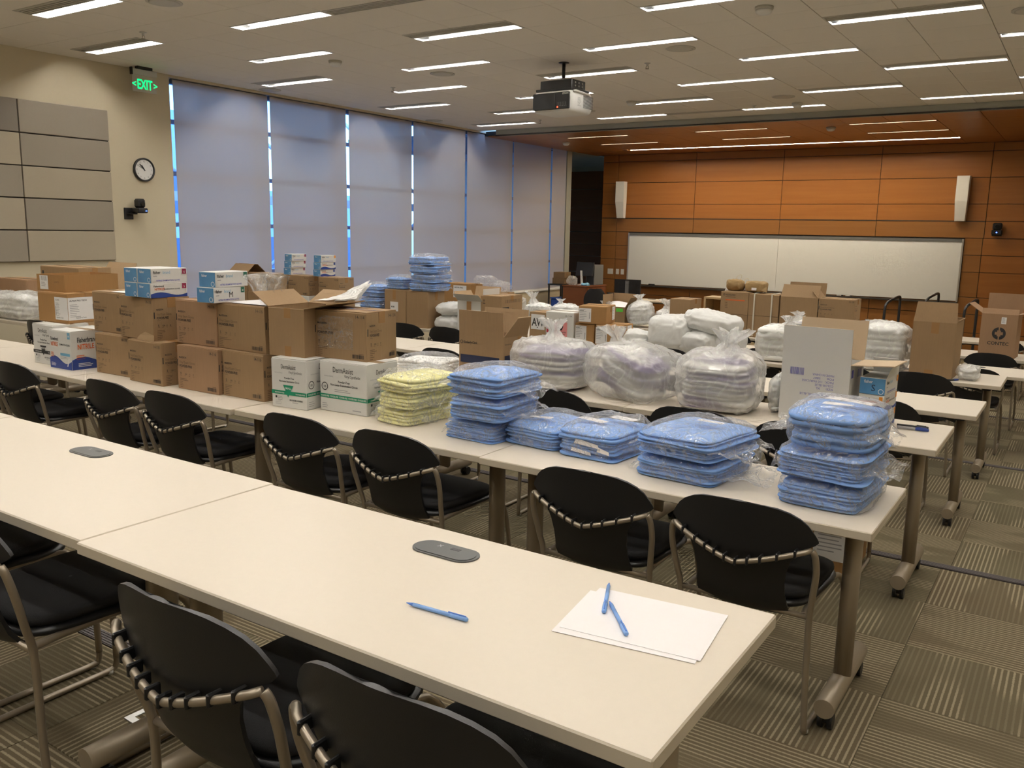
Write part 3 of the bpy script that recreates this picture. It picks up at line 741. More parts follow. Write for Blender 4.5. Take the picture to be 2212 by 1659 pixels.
    for k, (x, y, z) in enumerate(((-7.34, 7.38, ZC), (-2.46, 7.38, ZC), (-3.69, 12.77, ZC), (-5.70, 11.6, ZC), (-8.95, 15.35, ZW), (-3.75, 14.95, ZW))):
        lab = ('white dome sensor left of the projector', 'white dome sensor at top of photo, right half', 'white dome sensor above a lit strip by the soffit', 'dome sensor beside a light just right of the projector', 'dome sensor in left corner of wood ceiling', 'white dome sensor in wood ceiling, right half')[k]
        t = thing('smoke_detector', lab, 'detector', (x, y, z), 0, 'ceiling detectors')
        MB().lathe([(.075, 0), (.075, -.018), (.07, -.024)], 28).build('base', 'offwhite_plastic', t)
        MB().lathe([(.068, -.024), (.062, -.045), (.04, -.06), (.012, -.064)], 28).build('dome', 'white_plastic', t)
    for k, (x, y) in enumerate(((-7.98, 5.41), (-4.31, 9.12), (-8.0, 12.82), (-7.98, 9.08), (-4.30, 12.74))):
        lab = ('sprinkler head over the light above the exit sign', 'sprinkler head to the right of projector', 'sprinkler head near soffit on window side', 'sprinkler head on window side in mid ceiling', 'sprinkler head near soffit, right of centre')[k]
        t = thing('sprinkler_head', lab, 'sprinkler', (x, y, ZC), 0, 'ceiling sprinklers')
        MB().lathe([(.035, 0), (.035, -.004), (.014, -.010), (.012, -.03)], 18).build('escutcheon', 'aluminium', t)
        for s in (-1, 1): MB().tube([(.006*s, 0, -.03), (.017*s, 0, -.04), (.012*s, 0, -.058)], .0028, 6).build('frame_arm', 'taupe_metal', t)
        MB().lathe([(.02, -.058), (.022, -.061), (.018, -.063)], 16).build('deflector', 'taupe_metal', t)
    # projector
    t = thing('projector', 'white and black projector hung from the ceiling on black mount', 'projector', (-5.11, 8.668, ZC), math.radians(-3))
    MB().lathe([(.06, 0), (.06, -.006)], 20).build('ceiling_plate', 'black_metal', t)
    MB().tube([(0, 0, -.006), (0, 0, -.19)], .019, 14).build('pole', 'black_metal', t)
    MB().lathe([(.03, -.17), (.032, -.18), (.032, -.20), (.03, -.205)], 16).build('collar', 'aluminium', t)
    MB().box(-.21, .21, -.15, .13, -.30, -.205, b=.006).build('mount_box', 'black_metal', t)
    for q in range(3):
        for r in range(2): MB().tube([(.205, -.08+.07*q, -.235-.035*r), (.214, -.08+.07*q, -.235-.035*r)], .010, 10).build('mount_bolt', 'aluminium', t)
    MB().box(-.24, .24, -.19, .17, -.325, -.30, b=.004).build('mount_plate', 'black_metal', t)
    Wp, Dp, z0, z1 = .54, .46, -.555, -.335
    bd = MB(); ns = 28
    def sup(a, e): c, s_ = math.cos(a), math.sin(a); return (abs(c)**(2/e)*(1 if c >= 0 else -1), abs(s_)**(2/e)*(1 if s_ >= 0 else -1))
    rows = [(.86, .90, z0), (.95, .96, z0+.012), (1, 1, z0+.045), (1, 1, z0+.15), (.98, .985, z1-.02), (.92, .95, z1)]
    def body(u, v):
        r = rows[int(round(v*(len(rows)-1)))]; a = sup(u*2*PI, 7)
        return (a[0]*Wp/2*r[0], a[1]*Dp/2*r[1], r[2] - (.02*max(0, -a[1]+.2) if r[2] < -.5 and False else 0))
    bd.grid(body, 56, len(rows)-1, 0, True, wrap=True)
    n0 = 0; bd.f.append(tuple(reversed(range(56)))); bd.m.append(0); bd.sm.append(False)
    bd.f.append(tuple(range(56*(len(rows)-1), 56*len(rows)))); bd.m.append(0); bd.sm.append(False)
    bd.build('body', 'white_plastic', t, sharp=50)
    MB().box(-.245, .245, -Dp/2-.012, -Dp/2+.006, -.53, -.352, b=.014).build('rear_panel', 'black_plastic', t)
    MB().box(.05, .053, -Dp/2-.0135, -Dp/2-.011, -.525, -.36).build('panel_seam', 'grey_plastic', t)
    p = Print(); p.text('EPSON', .19, -.378, .026, 'white_plastic', True, align='c')
    for q in range(6): p.rect(.085+q*.022, .088+q*.022, -.49, -.455, 'ink_grey'); p.rect(.085+q*.022, .097+q*.022, -.498, -.494, 'ink_grey')
    p.put('lettering', t, Matrix(((1,0,0,0),(0,0,-1,-Dp/2-.0128),(0,1,0,0),(0,0,0,1))))
    MB().box(.085, .097, -Dp/2-.016, -Dp/2-.012, -.515, -.50).build('status_light', 'led_red', t)
    for q in range(11): MB().box(Wp/2-.002, Wp/2+.003, .0+.0, .20, -.50+q*.0125, -.495+q*.0125).build('vent_slat', 'grey_plastic', t)
    p = Print(); p.lines(-.12, -.04, -.40, 8, .012, .004, 'ink_grey'); p.put('side_print', t, Matrix(((0,0,1,Wp/2+.0015),(1,0,0,0),(0,1,0,0),(0,0,0,1))))
    MB().tube([(Wp/2-.01, -.19, -.345), (Wp/2+.004, -.17, -.338), (Wp/2+.004, .10, -.352), (Wp/2-.01, .12, -.36)], .013, 10).build('carry_handle', 'white_plastic', t)
build_fittings()

# ------------------------------------------------------------------ tables and chairs
TH = .737
def make_table(name):
    t = thing(name, '', 'table')
    L, D = 1.52, .607
    b = MB(); b.box(-L/2, L/2, -D/2, D/2, TH-.030, TH, 1, b=.003)
    b.add([(-L/2+.003, -D/2+.003, TH+.0004), (L/2-.003, -D/2+.003, TH+.0004), (L/2-.003, D/2-.003, TH+.0004), (-L/2+.003, D/2-.003, TH+.0004)], [(0,1,2,3)], 0)
    b.build('tabletop', ['laminate', 'laminate_edge'], t)
    for s in (-1, 1):
        x = s*(L/2-.104)
        MB().tube([(x, -.02, .10), (x, -.02, TH-.035)], .047, 18, ry=.030).build('leg', 'taupe_metal', t)
        f = MB().tube([(x, -.275, .088), (x, .245, .088)], .034, 18).build('foot', 'taupe_metal', t)
        for y in (-.235, .205):
            c = MB().tube([(x, y, .055), (x, y, .030)], .011, 8)
            c.box(x-.020, x+.020, y-.012, y+.020, .022, .056, b=.006)
            c.build('caster_fork', 'black_plastic', t)
            for q in (-1, 1): MB().tube([(x+q*.008, y+.008, .027), (x+q*.024, y+.008, .027)], .027, 16).build('caster_wheel', 'black_plastic', t)
        h = MB(); h.box(x-.03, x+.03, -.16, .14, TH-.065, TH-.031, b=.006); h.box(x-.02-s*.0, x+.02, -.06, .03, TH-.11, TH-.065, b=.006)
        h.build('tilt_bracket', 'black_metal', t)
        MB().tube([(x-s*.03, -.09, TH-.085), (x-s*.10, -.10, TH-.062), (x-s*.22, -.10, TH-.045)], .011, 8).build('release_handle', 'black_metal', t)
    MB().box(-L/2+.15, L/2-.15, .01, .05, TH-.075, TH-.035, b=.004).build('crossbeam', 'black_metal', t)
    # flush oval power lid
    def oval(a, b_, n=20):
        p = []
        for k in range(n+1): th = -PI/2+PI*k/n; p.append((a+b_*math.cos(th), b_*math.sin(th)))
        for k in range(n+1): th = PI/2+PI*k/n; p.append((-a+b_*math.cos(th), b_*math.sin(th)))
        return p
    def slab(mb, pts, z0, z1, cy):
        n = len(pts); mb.add([(x, y+cy, z0) for x, y in pts]+[(x, y+cy, z1) for x, y in pts], [tuple(range(n, 2*n))]+[(k, (k+1) % n, n+(k+1) % n, n+k) for k in range(n)])
        return mb
    gy = .178
    r = slab(MB(), oval(.050, .0415), TH, TH+.0035, gy).build('power_lid_rim', 'grey_lid', t)
    slab(MB(), oval(.050, .034), TH+.0035, TH+.005, gy-.001).build('power_lid', 'grey_lid', r)
    MB().box(.005, .031, gy+.010, gy+.022, TH+.005, TH+.0056).build('latch', 'black_plastic', r)
    p = Print(); p.text('X', 0, 0, .018, 'ink_grey', True); p.put('mark', r, Matrix(((1,0,0,-.033),(0,1,0,gy+.008),(0,0,1,TH+.0056),(0,0,0,1))))
    return t
TABLE = make_table('training_table')
ROWS = {1: (1.385, .60, -.4515, 5), 2: (3.085, .45, -.470, 6), 3: (4.395, .45, -.465, 6), 4: (6.165, .30, -.467, 6), 5: (7.505, .30, -.44, 6), 6: (9.175, .15, -.05, 6), 7: (10.455, .15, -.05, 6), 8: (13.385, 0., -.05, 1)}
ROWN = {1: 'nearest row', 2: 'second row', 3: 'third row', 4: 'fourth row', 5: 'fifth row', 6: 'sixth row', 7: 'seventh row', 8: 'frontmost row'}
first = True
for r, (yc, zf, xe, n) in ROWS.items():
    for k in range(n):
        x = xe-.762-1.524*k
        jig = ((0, .006, -.010, .004, -.006, .003)[k]) if r != 1 else (0, .012, .02, .0, .0)[k]
        lab = 'beige wheeled training table, %s from the right aisle in the %s' % (ORD[k+1], ROWN[r])
        if n == 1: lab = 'beige wheeled training table nearest the whiteboard, right edge of photo'
        rz = (0, math.radians(.6), math.radians(-.5), 0, math.radians(.4), 0)[k] if r != 1 else 0
        if first: first = False; TABLE.location = (x, yc+jig, zf); TABLE['label'] = lab; TABLE['group'] = 'training tables'; TABLE.rotation_euler[2] = rz
        else: dup(TABLE, (x, yc+jig, zf), rz, lab, 'training tables')
DESK = dup(TABLE, (-7.55, 16.55, 0), math.radians(4), 'beige training table under the computer monitor by the whiteboard', 'training tables')

def catmull(pts, n=6):
    P = [Vector(p) for p in pts]; out = []
    for i in range(len(P)-1):
        p0, p1, p2, p3 = P[max(i-1, 0)], P[i], P[i+1], P[min(i+2, len(P)-1)]
        for k in range(n):
            t = k/n; out.append(.5*((2*p1)+(-p0+p2)*t+(2*p0-5*p1+4*p2-p3)*t*t+(-p0+3*p1-3*p2+p3)*t**3))
    out.append(P[-1]); return out
def make_chair():
    t = thing('stacking_chair', '', 'chair')
    rows = [(.806,.035),(.804,.085),(.797,.128),(.785,.165),(.768,.196),(.747,.219),(.722,.236),(.696,.246),(.672,.249),(.655,.240),(.640,.214),(.622,.190),(.600,.171),(.570,.158),(.535,.152),(.495,.152),(.455,.156),(.425,.158),(.408,.150),(.398,.130)]
    n = 26
    def yy(x, z): 
        y = -.108 + .062*(x/.245)**2
        if z > .64: y -= .10*(z-.64)
        else: y += .30*(.64-z) + 1.2*max(0, .46-z)**2*8
        return y
    bm = bmesh.new(); vr = []
    for zc, w in rows:
        line = []
        for i in range(n+1):
            s = -1+2*i/n; x = s*w
            drop = -.030*s*s*max(0, min(1, (.71-zc)/.05))*max(0, min(1, (zc-.54)/.08))
            z = zc-drop
            line.append(bm.verts.new((x, yy(x, z), z)))
        vr.append(line)
    for a in range(len(rows)-1):
        for i in range(n): bm.faces.new((vr[a][i], vr[a+1][i], vr[a+1][i+1], vr[a][i+1]))
    bmesh.ops.recalc_face_normals(bm, faces=bm.faces)
    bmesh.ops.solidify(bm, geom=bm.faces[:], thickness=.012)
    for f in bm.faces: f.smooth = True
    me = bpy.data.meshes.new('backrest'); bm.to_mesh(me); bm.free(); me.materials.append(MATS['black_plastic']); me.set_sharp_from_angle(angle=math.radians(50))
    back = link('backrest', me, t)
    # frame rail that runs through the slots of the back
    def rail(x): 
        z = .600 + .072*abs(x/.232)**1.15
        return Vector((x, -.128 + .062*(x/.245)**2 - .10*max(0, z-.64), z))
    right = catmull([(.237, .005, .010), (.231, 0, .16), (.226, -.002, .40), (.236, -.024, .50), (.247, -.047, .59), (.243, -.062, .652), (.232, -.068, .672)], 6)
    cross = [rail(.232-(.464)*k/24) for k in range(25)]
    left = [Vector((-p.x, p.y, p.z)) for p in reversed(right)]
    MB().tube(right[:-1], .0108, 10).build('rear_leg', 'chair_metal', t); MB().tube(left[1:], .0108, 10).build('rear_leg', 'chair_metal', t)
    MB().tube([right[-1]] + cross[1:-1] + [left[0]], .0092, 10).build('back_rail', 'chair_metal', t)
    clip = MB().box(-.0045, .0045, -.0122, .022, -.0120, .016, b=.003).mesh('back_clip', ['black_plastic'])
    for x in (-.190, -.140, -.100, -.064, -.028, .010, .048, .088, .138, .190):
        link('back_clip', clip, back, rail(x))
    # floor runners and front legs
    for s in (1, -1):
        run = catmull([(.237*s, .0, .012), (.2375*s, .06, .0115), (.239*s, .26, .0115), (.240*s, .46, .0115), (.240*s, .492, .022), (.239*s, .497, .055)], 5)
        MB().tube(run, .0100, 10).build('floor_runner', 'chair_metal', t)
        leg = catmull([(.239*s, .497, .05), (.237*s, .492, .20), (.230*s, .470, .34), (.222*s, .432, .412), (.205*s, .37, .430), (.20*s, .10, .425), (.205*s, .0, .420)], 6)
        MB().tube(leg, .0108, 10).build('front_leg', 'chair_metal', t)
        for q in (.02, .47): MB().tube([(.238*s, q, .014), (.238*s, q, .001)], .0105, 8).build('glide', 'white_plastic', t)
    MB().tube([(-.226, 0, .418), (.226, 0, .418)], .0095, 10).build('rear_crossbar', 'chair_metal', t)
    # seat
    def seat(w, d, y0, z0, z1, crown, name, mat):
        b = MB(); nu, nv = 40, 8
        prof = [(.90, 0), (.97, .12), (1, .45), (.985, .78), (.93, .94), (.80, 1.0), (.5, 1.04), (0.02, 1.06)]
        def fn(u, v):
            s_, h = prof[int(round(v*7))]; a = u*2*PI; c, sn = math.cos(a), math.sin(a); e = 4.2
            x = abs(c)**(2/e)*(1 if c >= 0 else -1)*w/2*s_; y = abs(sn)**(2/e)*(1 if sn >= 0 else -1)*d/2*s_
            x *= 1-.10*(.5-y/d)
            return (x, y0+d/2+y, z0+(z1-z0)*h + crown*(y/d)**2*-1.0 - (.05*(max(0, y/d-.30))**2*6 if True else 0))
        b.grid(fn, nu, 7, 0, True, wrap=True)
        b.f.append(tuple(reversed(range(nu)))); b.m.append(0); b.sm.append(False)
        return b.build(name, mat, t)
    seat(.455, .47, -.005, .425, .452, .0, 'seat_pan', 'black_plastic')
    seat(.440, .45, .005, .448, .488, .0, 'seat_cushion', 'black_fabric')
    return t
CHAIR = make_chair()
CH = {1: [-.845, -1.393, -2.363, -2.93], 2: [-.862, -1.434, -2.400, -2.970, -3.881, -4.438, -5.446, -6.02], 3: [-1.02, -1.56, -2.40, -3.02, -4.1, -5.6, -7.6], 4: [-1.01, -2.46, -3.08, -4.53, -5.9, -7.3],
      5: [-.98, -1.54, -3.05, -3.95, -5.50, -6.06], 6: [-.77, -1.99, -2.69, -4.2], 7: [-.74, -3.5], 8: [-.83]}
yoff = {1: .035, 2: .0, 3: .0, 4: .02, 5: .02, 6: .0, 7: .0, 8: 0}
first = True
for r, xs in CH.items():
    yc, zf, xe, n = ROWS[r]
    for k, x in enumerate(xs):
        y = yc - .3035 - .016 - yoff[r] + (0, .0, .012, 0, -.02, -.02, -.015, 0)[k]
        lab = 'black plastic-backed chair with bent metal frame, %s from aisle in %s' % (ORD[k+1], ROWN[r])
        if len(xs) == 1: lab = 'black plastic-backed chair at the frontmost table by right edge'
        rz = math.radians((0, .6, -.8, .3, -.5, .6, 1.2, 0)[(k+r) % 8])
        if first: first = False; CHAIR.location = (x, y, zf); CHAIR['label'] = lab; CHAIR['group'] = 'stacking chairs'; CHAIR.rotation_euler[2] = rz
        else: dup(CHAIR, (x, y, zf), rz, lab, 'stacking chairs')

# ------------------------------------------------------------------ cartons
def carton(name, label, N_, z, W, D, H, yaw=0., mat='kraft', cat='box', group=None, open_=None, flaps=(), tape=True, inside=None, tapemat='tape', jitter=.002):
    """N_ = near right bottom corner; flaps: (side, length, angle above horizontal outward) with side n/f/l/r"""
    c, s = math.cos(yaw), math.sin(yaw); cx, cy = -W/2, D/2
    t = thing(name, label, cat, (N_[0]+cx*c-cy*s, N_[1]+cx*s+cy*c, z), yaw, group)
    rg = random.Random(label); th = .005
    if not open_:
        b = MB().box(-W/2, W/2, -D/2, D/2, 0, H, b=.003)
        b.v = [(x+rg.uniform(-jitter, jitter), y+rg.uniform(-jitter, jitter)*.3, max(0, zz+(rg.uniform(-jitter, jitter) if zz > H/2 else 0))) for x, y, zz in b.v]
        b.build('body', mat, t)
        for q in (-1, 1):
            MB().box(-W/2+.002, W/2-.002, q*.0015 if q > 0 else -D/2+.003, D/2-.003 if q > 0 else -.0015, H, H+.0035).build('top_flap', mat, t)
        if tape:
            MB().box(-W/2-.0008, W/2+.0008, -.025, .025, H+.0035, H+.0043).build('tape', tapemat, t)
            if mat != 'white_card': MB().box(W/2, W/2+.0012, -.025, .025, H-.055, H+.0043).box(-W/2-.0012, -W/2, -.025, .025, H-.055, H+.0043).build('tape_end', tapemat, t)
    else:
        b = MB(); i = inside or mat; m = [mat, i]
        b.box(-W/2, W/2, -D/2, -D/2+th, 0, H); b.box(-W/2, W/2, D/2-th, D/2, 0, H); b.box(-W/2, -W/2+th, -D/2+th, D/2-th, 0, H); b.box(W/2-th, W/2, -D/2+th, D/2-th, 0, H); b.box(-W/2+th, W/2-th, -D/2+th, D/2-th, 0, th)
        bb = b.build('body', m, t)
        for sd, ln, ang, *sk in flaps:
            a = math.radians(ang); dx, dz = math.cos(a)*ln, math.sin(a)*ln; k = sk[0] if sk else 0.
            nx, nz = -math.sin(a)*th, math.cos(a)*th
            if sd in 'nf':
                sgn = -1 if sd == 'n' else 1; y0 = sgn*D/2
                lo = [(-W/2, y0, H), (W/2, y0, H), (W/2-k, y0+sgn*dx, H+dz), (-W/2+k, y0+sgn*dx, H+dz)]
                up = [(p[0], p[1]+sgn*nx, p[2]+nz) for p in lo]
            else:
                sgn = -1 if sd == 'l' else 1; x0 = sgn*W/2
                lo = [(x0, -D/2, H), (x0, D/2, H), (x0+sgn*dx, D/2-k, H+dz), (x0+sgn*dx, -D/2+k, H+dz)]
                up = [(p[0]+sgn*nx, p[1], p[2]+nz) for p in lo]
            MB().add(lo+up, [(3,2,1,0)], 0).add(lo+up, [(4,5,6,7)], 1).add(lo+up, [(0,1,5,4), (1,2,6,5), (2,3,7,6), (3,0,4,7)], 1).build('flap', m, t)
    t['_w'] = W; t['_d'] = D; t['_h'] = H
    return t
def pr_near(t, p, name='print'): return p.put(name, t, face_near(t['_w'], t['_d']))
def pr_right(t, p, name='print'): return p.put(name, t, face_right(t['_w'], t['_d']))
def pr_top(t, p, name='print', e=.005): return p.put(name, t, face_top(t['_w'], t['_d'], t['_h'], e))
def glove_case_print(W, H, code, seed=1):
    p = Print(); k = W/.33
    p.text(code, W-.012, H-.030, .026, 'ink', align='r', sx=.82)
    p.rect(.005, .011, H*.53, H*.68, 'ink')
    p.text('McKESSON', .022, H*.72, .0135, 'ink', True, sx=.9*k)
    p.text('Vinyl Exam Gloves', .022, H*.60, .021, 'ink_faded', sx=.82*k); p.text('POWDER-FREE', .022, H*.515, .019, 'ink', True, sx=.82*k)
    p.rect(.022, .045, H*.48, H*.486, 'ink_faded')
    for q in range(4): p.text(('S', '100', '11', 'Z')[q], .028+q*.034*k, H*.34, .013 if q else .017, 'ink', bool(q == 0)); p.rect(.026+q*.034*k, .040+q*.034*k, H*.315, H*.322, 'ink_faded')
    p.lines(.022, .022+.085*k, H*.25, 2, .008, .003, 'ink_faded', seed); p.lines(.022, .06, H*.18, 4, .010, .003, 'ink_faded', seed+1)
    p.bars(W-.088*k, W-.018, H*.06, H*.14, 'ink', 15, seed); p.rect(W-.05, W-.02, H*.155, H*.165, 'ink_faded')
    return p
def glove_case(label, N_, z, code, W=.335, D=.235, H=.245, yaw=0., mat='kraft', name='glove_carton', group='brown glove cartons', seed=1, right=True, near=True):
    t = carton(name, label, N_, z, W, D, H, yaw, mat, 'box', group)
    if near: pr_near(t, glove_case_print(W, H, code, seed))
    if right: pr_right(t, glove_case_print(D, H, code, seed+5))
    return t
Z2 = 1.1876
r_ = math.radians
# second row: stacked glove cases
glove_case('brown glove carton 14-118, bottom of stack next to white Nitrile case', (-4.735, 3.000), Z2, '14-118', yaw=r_(1.5), seed=1)
glove_case('brown glove carton 14-118 at table, under the torn carton', (-4.322, 2.936), Z2, '14-118', yaw=r_(-2), seed=2)
glove_case('reddish brown glove carton 14-116, lower one of its stack, dented corner', (-3.872, 2.970), Z2, '14-116', W=.355, yaw=r_(0), mat='kraft_red', seed=3)
glove_case('brown glove carton 14-116 on table beside the small white carton', (-3.537, 2.996), Z2, '14-116', W=.328, yaw=r_(.5), seed=4)
glove_case('brown glove carton 14-118 at upper left, letter-size sheet on top', (-4.828, 3.045), Z2+.249, '14-118', yaw=r_(0), seed=5)
t = glove_case('torn brown glove carton 14-118 with glove boxes on top', (-4.420, 2.962), Z2+.249, '14-118', W=.37, D=.235, yaw=r_(-4.5), seed=6)
MB().add([(.0, -.122, .0), (.08, -.125, -.004), (.188, -.121, .002), (.189, -.119, .035), (.10, -.1225, .050), (.04, -.122, .028)], [(0,1,2,3,4,5)]).build('torn_flap', 'kraft_pale', t)
glove_case('reddish glove carton 14-116, upper one, under two glove boxes', (-3.952, 3.035), Z2+.249, '14-116', W=.345, yaw=r_(1.5), mat='kraft_red', seed=7)
glove_case('brown glove carton 14-116, upper one, under the clear bag', (-3.556, 3.030), Z2+.249, '14-116', W=.405, yaw=r_(-2), seed=8)
t = carton('open_carton', 'plain brown carton with raised flaps on small white glove carton', (-3.272, 3.040), Z2+.253, .245, .30, .250, r_(4), 'kraft', open_=True, flaps=(('f', .14, 28), ('l', .13, 32), ('r', .15, 12), ('n', .02, 200)), group=None)
p = Print(); p.rect(.11, .155, .20, .25, 'tape'); p.rect(.11, .155, 0, .055, 'tape'); pr_near(t, p, 'tape')
t = glove_case('brown glove carton 14-114 with clear pouch, on larger white carton', (-2.938, 3.138), Z2+.253, '14-114', W=.345, D=.238, H=.245, yaw=r_(3), seed=9)
pt = MB().grid(lambda u, v: (-.150+.235*u, -.1205-.003*abs(noise.noise(Vector((u*4, v*4, 1)))), .055+.165*v), 12, 8); pt.build('packing_list_pouch', 'clear_film', t)
def derm_print(W, H, green='ink_green', size='SMALL', full=True, k=1.0, near=True):
    p = Print()
    p.text('DermAssist', W*.5, H*.80, .040*k, 'ink', align='c', sx=.78, fit=W*.43 if full else None); p.text('Vinyl Synthetic', W*.70, H*.715, .022*k, 'ink', align='c', sx=.8)
    p.text('NON-STERILE', W*.10, H*.70, .010*k, 'ink_grey')
    p.text('Powder-Free', W*.52, H*.595, .017*k, 'ink', True, align='c', sx=.85); p.text('Non-Latex Examination Gloves', W*.52, H*.53, .015*k, 'ink', True, align='c', sx=.85, fit=W*.58)
    p.rect(0, W, H*.27, H*.35, green)
    if near:
        p.poly([(W*.34, H*.47), (W*.48, H*.22), (W*.64, H*.47)], green, .0003); p.text(size, W*.49, H*.385, .018*k, 'white_card', True, align='c', lift=.0006)
        p.text('POWDER-FREE', W*.10, H*.292, .011*k, 'white_card', True, lift=.0004); p.text('POWDER-FREE', W*.70, H*.292, .011*k, 'white_card', True, lift=.0004)
        p.rect(W*.11, W*.16, H*.19, H*.235, 'ink'); p.lines(W*.18, W*.36, H*.23, 3, .008, .003, 'ink_grey'); p.lines(W*.11, W*.34, H*.14, 3, .008, .002, 'ink_grey')
        p.bars(W*.52, W*.90, H*.155, H*.19, 'ink', 20); p.lines(W*.6, W*.85, H*.13, 1, .01, .003, 'ink_grey')
    else:
        for q in range(5): p.text('POWDER-FREE', W*(.03+.195*q), H*.292, .012*k, 'white_card', True, lift=.0004, fit=W*.175)
        p.disc(W*.11, H*.50, .021, 'ink', r0=.017); p.text('100', W*.11, H*.475, .017, 'ink', True, align='c', sx=.7)
        p.lines(W*.32, W*.74, H*.46, 2, .009, .003, 'ink_grey'); p.lines(W*.05, W*.2, H*.16, 3, .010, .003, 'ink_grey')
        p.text('Seque STERILE', W*.95, H*.10, .010, 'ink_grey', align='r') if False else p.lines(W*.70, W*.97, H*.09, 1, .01, .005, 'ink_grey')
    return p
t = carton('white_glove_carton', 'small white DermAssist glove carton with green triangle under open carton', (-3.205, 2.982), Z2, .232, .33, .252, r_(5), 'white_card', group='white glove cartons', tapemat='clear_tape')
pr_near(t, derm_print(.232, .252, k=.86)); p = derm_print(.33, .252, near=False); pr_right(t, p)
t = carton('white_glove_carton', 'larger white DermAssist glove carton with green band beside yellow packs', (-2.867, 3.061), Z2, .31, .236, .252, r_(2.2), 'white_card', group='white glove cartons', tapemat='clear_tape')
pr_near(t, derm_print(.31, .252, near=False)); pr_right(t, derm_print(.236, .252, near=True, k=.86))
# left end: white cases and open brown boxes
t = carton('white_glove_carton', 'white DermAssist glove carton with black triangle, far left', (-5.480, 2.955), Z2, .25, .24, .258, r_(0), 'white_card', group='white glove cartons', tapemat='clear_tape')
pr_near(t, derm_print(.25, .258, 'ink', 'ULTRA' if False else 'MEDIUM'))
t = carton('nitrile_glove_carton', 'white and dark blue Fisherbrand NITRILE glove carton', (-5.228, 2.925), Z2, .242, .30, .240, r_(1), 'white_card', group=None, tapemat='clear_tape')
def wave(p, W, H, m='ink_blue'):
    pts = [(0, 0), (W, 0)] + [(W*(1-k/16), H*(.24+.09*math.sin(PI*1.9*(1-k/16)+.2))) for k in range(17)]
    p.poly(pts, m); return p
p = wave(Print(), .242, .240); p.text('Fisherbrand', .02, .178, .030, 'ink', True, sx=.6); p.text('NITRILE', .02, .142, .036, 'ink_orange', True, sx=.62); p.text('EXAMINATION GLOVES', .118, .150, .016, 'ink', True, sx=.65)
p.lines(.015, .06, .10, 3, .012, .004, 'ink_orange'); p.rect(.12, .225, .085, .102, 'ink_sky'); p.lines(.12, .22, .078, 2, .008, .003, 'ink_grey'); p.rect(.208, .236, .195, .235, 'ink_sky'); p.text('M', .222, .206, .018, 'white_card', True, align='c', lift=.0004)
p.lines(.015, .08, .035, 3, .008, .003, 'label_paper', lift=.0005); p.poly([(.19, .02), (.20, .02), (.222, .072), (.212, .072)], 'label_paper', .0006); pr_near(t, p)
p = wave(Print(), .30, .240); p.text('Fisherbrand', .04, .172, .044, 'ink', True, sx=.62); p.text('NITRILE', .04, .128, .046, 'ink_orange', True, sx=.7); p.lines(.03, .11, .09, 3, .011, .004, 'ink_orange'); p.lines(.04, .16, .04, 3, .009, .004, 'label_paper', lift=.0005); pr_right(t, p)
t = carton('labelled_carton', 'orange brown carton with white label wrapped round its corner', (-5.50, 3.075), Z2+.262, .330, .30, .190, r_(3), 'kraft_orange', group=None)
p = Print(); p.rect(.19, .33, .02, .168, 'label_paper'); p.text('ALPHA', .20, .145, .014, 'ink', True); p.lines(.20, .25, .13, 9, .010, .003, 'ink_grey', lift=.0004); p.bars(.197, .203, .05, .11, 'ink', 2, lift=.0005); p.text('AlphaProTech', .24, .03, .013, 'ink', lift=.0005, align='c'); pr_near(t, p, 'label')
p = Print(); p.rect(0, .235, .02, .168, 'label_paper'); p.text('ALPHA PRO TECH', .012, .142, .015, 'ink', True, lift=.0005); p.lines(.012, .09, .122, 8, .011, .0035, 'ink_grey', lift=.0005); p.bars(.20, .225, .05, .12, 'ink', 4, lift=.0005); p.text('AlphaProTech', .05, .03, .013, 'ink', lift=.0005); pr_right(t, p, 'label')
t = carton('open_carton', 'open orange brown carton with no lid, top of left stack', (-5.62, 3.13), Z2+.456, .30, .40, .112, r_(4), 'kraft_orange', open_=True, inside='kraft')
p = Print(); p.rect(.035, .125, .012, .105, 'label_paper'); p.bars(.05, .115, .07, .10, 'ink_grey', 10, lift=.0004); p.lines(.05, .11, .06, 3, .012, .004, 'ink_grey', lift=.0004); p.text('COATS', .19, .06, .016, 'ink_faded'); pr_near(t, p, 'label')
